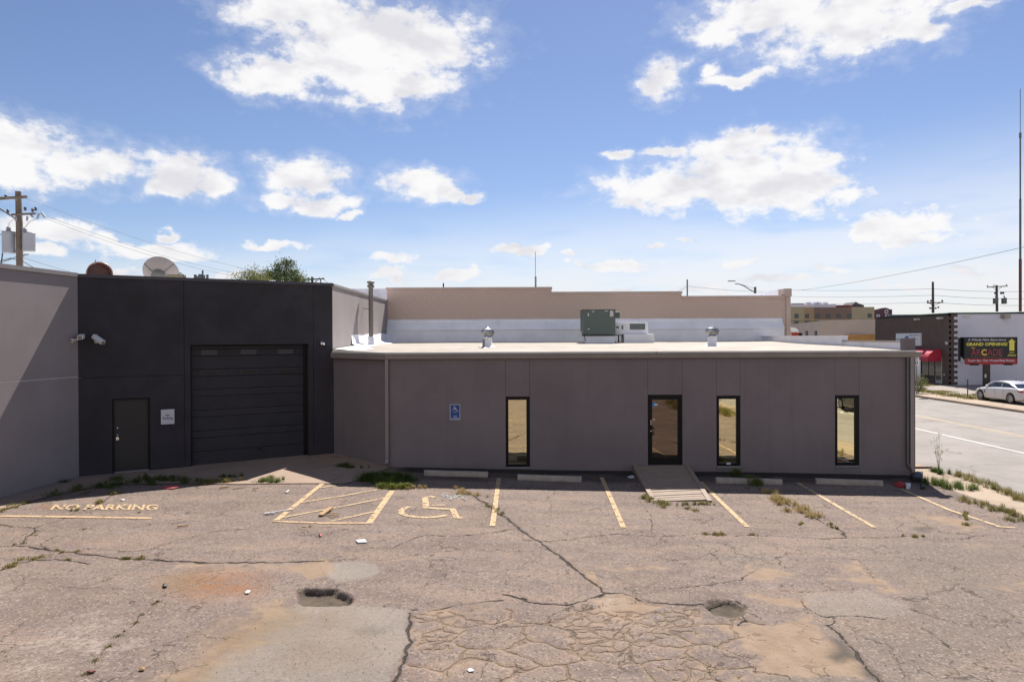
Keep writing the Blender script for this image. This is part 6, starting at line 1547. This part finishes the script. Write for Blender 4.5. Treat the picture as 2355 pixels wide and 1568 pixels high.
def shrub(label, base, h, r_, m_l, n, seed, lsz=.07):
    rg = random.Random(seed); s_ = thing('shrub', label, 'shrub', base)
    B0 = Vector(base)
    def stems(b):
        for _ in range(9):
            v = Vector((rg.gauss(0,.45), rg.gauss(0,.45), 1)).normalized(); b.tube([B0, B0 + v*h*.5, B0 + v*h*rg.uniform(.7,1) + Vector((v.x*r_*.4, v.y*r_*.4, 0))], .014, 5, .004)
    part('stems', M_bark, s_, stems)
    def lv(b):
        for _ in range(n):
            v = Vector((rg.gauss(0,1), rg.gauss(0,1), rg.gauss(0,1))).normalized() * rg.random() ** .5
            p = B0 + Vector((v.x*r_, v.y*r_, h*.52 + v.z*h*.5)); u = Vector((rg.gauss(0,1), rg.gauss(0,1), rg.gauss(0,1))).normalized(); w_ = u.orthogonal().normalized()*lsz*.4; u *= lsz
            b.add([p - u*.5, p + w_*.5, p + u*.5, p - w_*.5], [(0,1,2,3)])
    part('foliage', m_l, s_, lv)
q = on_z(2108, 905, ZK)
shrub('leafy green shrub at the foot of the speed limit sign', (30.9, q.y + .3, ZK), 1.5, .75, M_leaf2, 1400, 11, .12)

zfun = lambda x_, y_: float(gz(x_, y_)) if x_ < 12.46 else (ZK + .01)
def grass(label, spots, n, h, m_l, seed, spread=.5, wd=.008, name='grass_patch'):
    """blades sown about a run of points; spots = (x, y, radius)"""
    rg = random.Random(seed); b = MB(); tot = sum(s[2] for s in spots)
    for (x_, y_, r_) in spots:
        for _ in range(int(n * r_ / tot)):
            a = rg.uniform(0, 2*math.pi); q = r_ * min(1.7, abs(rg.gauss(0, .62)))
            px, py = x_ + q*math.cos(a), y_ + q*math.sin(a)*.8; z = zfun(px, py) - .004
            hh = h * rg.uniform(.35, 1.15) * (1 - .22*q/r_); an = rg.uniform(0, 2*math.pi); ln = rg.uniform(.2, spread + .35) * hh
            dx_, dy_ = math.cos(an), math.sin(an); sx_, sy_ = -dy_*wd*.5, dx_*wd*.5
            m1 = (px + dx_*ln*.35, py + dy_*ln*.35, z + hh*.6); tp = (px + dx_*ln, py + dy_*ln, z + hh*.97)
            b.add([(px - sx_, py - sy_, z), (px + sx_, py + sy_, z), (m1[0] + sx_*.8, m1[1] + sy_*.8, m1[2]), (m1[0] - sx_*.8, m1[1] - sy_*.8, m1[2]), tp], [(0,1,2,3),(3,2,4)])
    o = b.build(name, m_l); stuff(o); return tag(o, label, 'grass')
def along(f, pts, r_, step=None, jit=.9):
    step = step or max(.045, r_*.55)
    P = gp(f, pts); out = []; rg = random.Random(len(pts)*17 + int(P[0].x*100))
    for a, c_ in zip(P, P[1:]):
        k = max(1, int((c_ - a).length/step))
        for i in range(k):
            p = a.lerp(c_, i/k); rr = r_ * rg.choice((.25, .5, .8, 1.0, 1.35)); out.append((p.x + rg.gauss(0, r_*jit), p.y + rg.gauss(0, r_*jit), rr))
    return out
# strip of grass along the concrete apron
grass('lush green grass strip in shade along the apron edge by the charcoal wall', along(Z5, [(420,845),(640,815),(830,790),(1000,785),(1180,790),(1350,785)], .22) + along(Z5, [(840,770),(1000,765),(1250,772)], .20), 4000, .18, M_gr, 1)
grass('sunlit yellowish grass at the apron edge, left of the bright triangle', along(Z5, [(1380,785),(1500,790),(1640,790)], .16), 1500, .16, M_gry, 2)
grass('small green grass tufts on the apron edge in the sunlit triangle', along(Z5, [(1760,785),(1850,780),(1975,775)], .17), 1300, .17, M_gr, 3)
grass('dark grass fringe at the apron end near the overhead door', along(Z5, [(1560,755),(1680,742)], .12), 500, .14, M_gr, 4)
grass('thin weeds in the apron crack to the far left', along(Z5, [(0,985),(120,945),(240,915)], .10), 600, .09, M_gry, 5)
grass('green weeds at the far left wall foot', along(Z5, [(390,790),(440,778)], .12), 350, .12, M_gr, 6)
grass('small weeds in the crack through the words NO PARKING', along(Z5, [(500,990),(540,985)], .08) + along(Z5, [(690,925),(715,915)], .07) + along(Z5, [(770,870),(815,855)], .09), 700, .10, M_gry, 7)
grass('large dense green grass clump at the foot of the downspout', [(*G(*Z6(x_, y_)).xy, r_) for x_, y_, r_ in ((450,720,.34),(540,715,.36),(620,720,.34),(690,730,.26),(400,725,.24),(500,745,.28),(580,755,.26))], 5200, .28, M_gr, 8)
grass('bright sunlit front of the grass clump by the downspout', [(*G(*Z6(x_, y_)).xy, r_) for x_, y_, r_ in ((520,775,.16),(590,780,.16),(660,778,.15),(700,775,.10))], 2400, .17, leaf_mat('sunlit_grass', (0.0988,0.1292,0.0152), (0.1824,0.1976,0.0380), .3), 9)  # sunlight on this front is put into a brighter blade colour
grass('weeds on the apron beside the slanting wing wall', along(Z6, [(260,625),(300,635),(330,645)], .12) + along(Z6, [(385,650),(410,650)], .1), 700, .17, M_gr, 10)
grass('dry straw tuft by the broken glass next to the wheelchair symbol', along(Z6, [(1040,790),(1110,820),(1200,835)], .14) + along(Z6, [(700,780),(830,775)], .06), 1300, .12, M_grd, 12)
grass('dry grass growing in the long crack below the wheelchair symbol', along(Z6, [(1240,895),(1290,925),(1350,965)], .05), 420, .07, M_gry, 13)
grass('dry yellow grass row along the crack right of the ramp', along(Z7, [(880,672),(930,705),(1000,745),(1080,785),(1170,830)], .15), 2600, .16, M_grd, 14)
grass('low olive weeds at the end of the dry grass crack', along(Z7, [(1225,855),(1290,885)], .06) + along(Z7, [(1060,848),(1090,848)], .06) , 500, .06, M_gry, 15)
grass('green weeds beside the third wheel stop', [(*G(*Z7(780, 618)).xy, .26), (*G(*Z7(820, 632)).xy, .18), (*G(*Z7(700, 575)).xy, .18)], 1500, .26, M_gr, 16)
grass('weeds round the left foot of the ramp', along(Z7, [(190,700),(215,725),(260,740),(330,742)], .12) + along(Z7, [(380,742),(580,742)], .05), 1500, .12, M_gry, 17)
grass('weeds in the crack below the ramp', along(Z7, [(410,762),(490,788)], .06), 350, .07, M_gry, 18)
grass('olive weeds in the cross crack in front of the ramp', along(Z7, [(530,915),(580,915)], .07) + along(Z7, [(610,913),(670,913)], .10) + along(Z7, [(780,918),(820,917)], .07) + along(Z7, [(1690,925),(1790,925)], .05), 900, .07, M_gry, 19)
grass('olive tuft beside the last stall line', along(Z7, [(2010,855),(2070,860)], .10) + along(Z7, [(2015,790),(2018,830)], .04), 600, .09, M_gry, 20)
grass('green grass mat in the old crack at the left side of the lot', along(Z5, [(390,1268),(520,1270)], .14) + along(Z5, [(190,1315),(300,1300)], .12) + along(Z5, [(10,1385),(150,1335)], .09) + along(Z5, [(860,1310),(960,1312)], .07), 1500, .06, M_gry, 21)
grass('tiny tufts along the slanting joint in the left foreground', [(*G(*Z8(x_, y_)).xy, r_) for x_, y_, r_ in ((905,515,.07),(885,530,.05),(825,590,.04),(785,635,.05),(715,685,.03),(685,712,.07),(630,770,.07),(550,855,.08),(490,935,.05))], 420, .04, M_gry, 22)
grass('small tufts scattered along cracks at the left', [(*G(*Z5(x_, y_)).xy, r_) for x_, y_, r_ in ((100,1215,.06),(165,1205,.06),(245,1150,.05),(580,1108,.07),(960,995,.06),(2140,1092,.06))], 260, .05, M_gry, 23)
# pavement and kerb growth at the right
def walk(pts, r_, step=.07): 
    out = []; rg = random.Random(int(pts[0][0]))
    P = [on_z(*Z7(*p), ZK + .01) for p in pts]
    for a, c_ in zip(P, P[1:]):
        k = max(1, int((c_-a).length/step)); out += [(a.lerp(c_, i/k).x + rg.gauss(0, r_*.7), a.lerp(c_, i/k).y + rg.gauss(0, r_*.7), r_*rg.uniform(.3, .9)) for i in range(k)]
    return out
grass('long green grass at the pavement edge by the building corner', walk([(1800,615),(1900,640),(1990,650),(2060,655)], .22), 1500, .25, M_gr, 31)
grass('green grass strip between asphalt and pavement at the right edge', walk([(2010,720),(2090,740),(2180,775),(2280,800),(2360,850)], .20), 1700, .16, M_gry, 32)
grass('tall thin weeds on the pavement next to the road', walk([(1835,560),(1870,555),(1910,562)], .15), 900, .20, M_gr, 33)
grass('straggly kerb weeds along the near road edge', walk([(1930,570),(2040,590),(2100,620),(2200,650),(2300,700),(2360,730)], .16), 1900, .22, M_gry, 34)
st_ = on_z(*Z7(1866, 558), ZK)
wd_ = thing('tall_weed', 'single tall dry weed standing on the pavement beside the road', 'weed', st_)
part('stem', M_gry, wd_, lambda b: [b.tube([st_, st_ + Vector((.05*k - .08, .02*k, .5)), st_ + Vector((.10*k - .15, .03*k, 1.05 + .1*k if k < 3 else .7))], .007, 5, .003) for k in range(4)])
def seedheads(b):
    rg = random.Random(4)
    for k in range(4):
        for _ in range(26):
            t_ = rg.uniform(.45, 1); p = st_ + Vector((.10*k*t_ - .15*t_, .03*k, (1.05 + .1*k if k < 3 else .7)*t_)) + Vector((rg.gauss(0,.03), rg.gauss(0,.03), 0)); u = Vector((rg.gauss(0,1), rg.gauss(0,1), 1)).normalized()*.06; w_ = u.orthogonal().normalized()*.012
            b.add([p, p + u*.5 + w_, p + u, p + u*.5 - w_], [(0,1,2,3)])
part('leaves', M_gry, wd_, seedheads)
# grass beyond the road
grass('ragged green verge beyond the road below the billboard', [(31.9 + random.uniform(-.2,.9), y_, .7) for y_ in np.arange(46.5, 64, .7)], 5200, .22, M_gry, 41, wd=.03)
grass('low grass patches on the far lot in front of the brown shop', [(33.4, 53, .8), (34.2, 50, .7), (36.5, 60, .6), (38.0, 63, .5), (33.2, 47.5, .7)], 3000, .16, M_gry, 42, wd=.03)
# rough ground behind the viewpoint, seen only in the mirrored windows
grass('tall rough grass at the lot corner, mirrored in the middle window', [(random.uniform(9.8, 12.3), random.uniform(-1.5, 5.6), .5) for _ in range(34)], 9000, .40, M_gry, 43, wd=.014)
shrub('bare leafed bush in the lot corner, mirrored in the middle window', (12.0, 2.2, float(gz(12.0))), 2.2, 1.3, M_gry, 900, 12, .10)

# ================================================================ litter
def litter(name, label, cat, fn, m_): return tag(part(name, m_, None, fn), label, cat)
M_wood = mat('splintered_wood', (0.3108,0.1924,0.0888), .8, var=.2, vscale=9); M_wh = mat('white_litter', (0.5180,0.5180,0.5328), .6); M_red = mat('faded_red_plastic', (0.3552,0.0740,0.0814), .5, var=.1); M_redb = mat('bright_red_plastic', (0.3700,0.0148,0.0148), .5); M_blk = mat('black_scrap', (.012,.012,.013), .6)
def stick(p, q_, r_): 
    def f(b): a, c_ = Vector(p), Vector(q_); b.tube([a + Vector((0,0,r_+.014)), a.lerp(c_, .5) + Vector((0,.01,r_+.016)), c_ + Vector((0,0,r_+.012))], r_, 6, r_*.7)
    return f
def scrap(pts, h=.02, seed=1):
    """crumpled flat piece: uneven upper side over a real thickness"""
    rg = random.Random(seed); P = pts
    def f(b):
        c_ = sum((Vector(p) for p in P), Vector())/len(P); n = len(P)
        bot = [Vector((p[0], p[1], zfun(p[0], p[1]) + .010)) for p in P]
        top = [v + Vector((0, 0, h*rg.uniform(.4, 1.2))) for v in bot]; m_ = c_.copy(); m_.z = zfun(c_.x, c_.y) + .010 + h*1.3
        b.add(bot + top + [m_], [tuple(range(n))[::-1]] + [(i, (i+1) % n, n + (i+1) % n, n + i) for i in range(n)] + [(n+i, n+(i+1) % n, 2*n) for i in range(n)])
    return f
gpt = lambda f, pts: [tuple(G(*f(*p))) for p in pts]
litter('plastic_scrap', 'faded red plastic piece lying in front of the green grass strip', 'litter', scrap(gpt(Z5, [(1115,822),(1150,812),(1230,812),(1235,824),(1195,834),(1120,832)]), .03, 3), M_red)
litter('stick', 'pale stick lying near the grass strip, left of two others', 'stick', stick(G(*Z5(1515,830)), G(*Z5(1578,824)), .022), M_wood)
litter('stick', 'thin pale stick between the grass strip and the hatched zone', 'stick', stick(G(*Z5(1610,836)), G(*Z5(1680,826)), .014), M_wood)
litter('stick', 'short pale stick nearest the hatched zone on its upper left', 'stick', stick(G(*Z5(1745,836)), G(*Z5(1785,828)), .018), M_wood)
litter('white_strip', 'long white plastic strip across the lower left corner of the hatched zone', 'litter', stick(G(*Z5(1822,1012)), G(*Z5(2025,978)), .018), M_wh)
litter('white_strip', 'short white scrap beside the long white strip', 'litter', stick(G(*Z5(1825,1004)), G(*Z5(1900,1007)), .02), M_wh)
br = thing('broken_board', 'splintered brown wooden board with twigs in the hatched zone', 'wood', G(*Z6(130, 950)))
part('board', M_wood, br, lambda b: beam(b, G(*Z6(92, 974)) + Vector((0,0,.035)), G(*Z6(165, 928)) + Vector((0,0,.06)), .03, .11))
for a, c_ in (((120,968),(215,975)), ((150,958),(220,962)), ((165,985),(218,968))): part('splinter', M_wood, br, stick(G(*Z6(*a)), G(*Z6(*c_)), .012))
litter('paper', 'flat white paper on the asphalt in front of the hatched zone', 'litter', scrap(gpt(Z6, [(333,1142),(350,1160),(412,1158),(400,1138)]), .02, 5), M_wh)
litter('red_scrap', 'tiny bright red scrap left of the white paper', 'litter', scrap(gpt(Z6, [(80,1106),(92,1104),(102,1108),(90,1116)]), .03, 6), M_redb)
litter('stick', 'lone pale stick in the open left lot', 'stick', stick(G(*Z5(1222,1098)), G(*Z5(1302,1090)), .02), M_wood)
litter('black_scrap', 'small black scrap at the edge of the rusty stain', 'litter', scrap(gpt(Z8, [(935,424),(950,416),(963,420),(960,434),(940,436)]), .03, 7), M_blk)
litter('white_scrap', 'crumpled white scrap on the rusty stain', 'litter', scrap(gpt(Z8, [(1408,464),(1425,458),(1442,458),(1430,472),(1412,473)]), .02, 8), M_wh)
litter('white_scrap', 'white blob of litter in the cracked lower middle foreground', 'litter', scrap(gpt(ZA, [(528,812),(545,806),(566,812),(560,824),(538,824)]), .012, 9), M_wh)
litter('white_scrap', 'small white scrap above the painted words NO PARKING', 'litter', scrap(gpt(Z5, [(828,910),(845,904),(866,906),(850,914)]), .02, 10), M_wh)
litter('white_scrap', 'white scrap by the upper left corner of the hatched zone', 'litter', scrap(gpt(Z5, [(1968,858),(1990,846),(1998,850),(1978,860)]), .03, 11), M_wh)
litter('brown_leaf', 'curled brown scrap in the left foreground beside the slanting joint', 'litter', scrap(gpt(Z8, [(800,910),(815,902),(835,904),(828,914),(806,916)]), .025, 12), M_wood)
litter('brown_leaf', 'dark reddish scrap at the bottom left', 'litter', scrap(gpt(Z8, [(495,924),(520,918),(550,924),(520,932)]), .02, 13), mat('dark_red_scrap', (.12,.03,.02), .7))
rg = random.Random(9); sg_ = MB()
for _ in range(90):
    p = G(*Z6(930 + 170*rg.random(), 815 + 45*rg.random())); a = rg.uniform(0, 6.28); s_ = rg.uniform(.015, .045)
    z = float(gz(p.x, p.y)) + .011
    sg_.add([(p.x + s_*math.cos(a + k*2.1), p.y + s_*math.sin(a + k*2.1), z + rg.uniform(0, .012)) for k in range(3)], [(0,1,2)])
o = sg_.build('broken_glass', mat('pale_glass_chips', (0.4440,0.4884,0.4884), .15)); stuff(o); tag(o, 'scatter of pale broken glass beside the wheelchair symbol', 'broken glass')
litter('red_wrapper', 'red crumpled wrapper in shade at the right end of the grey building', 'litter', scrap(gpt(Z7, [(1605,625),(1640,618),(1672,630),(1668,648),(1625,642)]), .05, 14), M_redb)
litter('pale_cup', 'pale crushed cup next to the red wrapper', 'litter', scrap(gpt(Z7, [(1672,640),(1690,632),(1705,642),(1698,655),(1678,655)]), .10, 15), M_wh)
litter('black_bag', 'small dark bag on the asphalt near the building corner', 'litter', scrap(gpt(Z7, [(1757,645),(1770,638),(1786,642),(1785,655),(1760,655)]), .09, 16), M_blk)
litter('black_bag', 'larger dark lump against the building corner', 'litter', scrap(gpt(Z7, [(1700,592),(1740,585),(1775,590),(1770,612),(1715,612)]), .16, 17), M_blk)
litter('white_scrap', 'white scraps in shade left of the ramp', 'litter', scrap(gpt(Z7, [(75,585),(105,580),(118,590),(90,596)]), .04, 18), M_wh)
pb_ = on_z(*Z7(1725, 530), ZK)
litter('metal_bar', 'flat rusty bar on the pavement by the corner of the grey building', 'bar', lambda b: beam(b, on_z(*Z7(1728,533), ZK + .012) + Vector((0,0,.035)), on_z(*Z7(1822,533), ZK + .012) + Vector((0,0,.035)), .05, .10), mat('rust_bar', (.12,.06,.04), .8))

# loose stones and grit strewn over the asphalt
rg = random.Random(77); gv = MB()
for _ in range(1600):
    yy = 8.2 + 13.0 * rg.random() ** 1.5; xx = rg.uniform(-.72, .72) * yy * 1.08
    if xx < -12 or xx > 12.2: continue
    s_ = rg.choice((.005, .006, .008, .011)); z = float(gz(xx, yy)) + .004; a = rg.uniform(0, 6.28)
    pts = [(xx + s_*rg.uniform(.6,1.3)*math.cos(a + k*2.09), yy + s_*rg.uniform(.6,1.3)*math.sin(a + k*2.09), z) for k in range(3)]
    gv.add(pts + [(xx + rg.uniform(-.3,.3)*s_, yy, z + s_*rg.uniform(.7, 1.3))], [(0,1,3),(1,2,3),(2,0,3)])
o = gv.build('loose_gravel', mat('grit', (0.2664,0.2294,0.1998), .9, var=.6, vscale=2.5)); stuff(o); tag(o, 'loose small stones strewn over the asphalt lot', 'gravel')
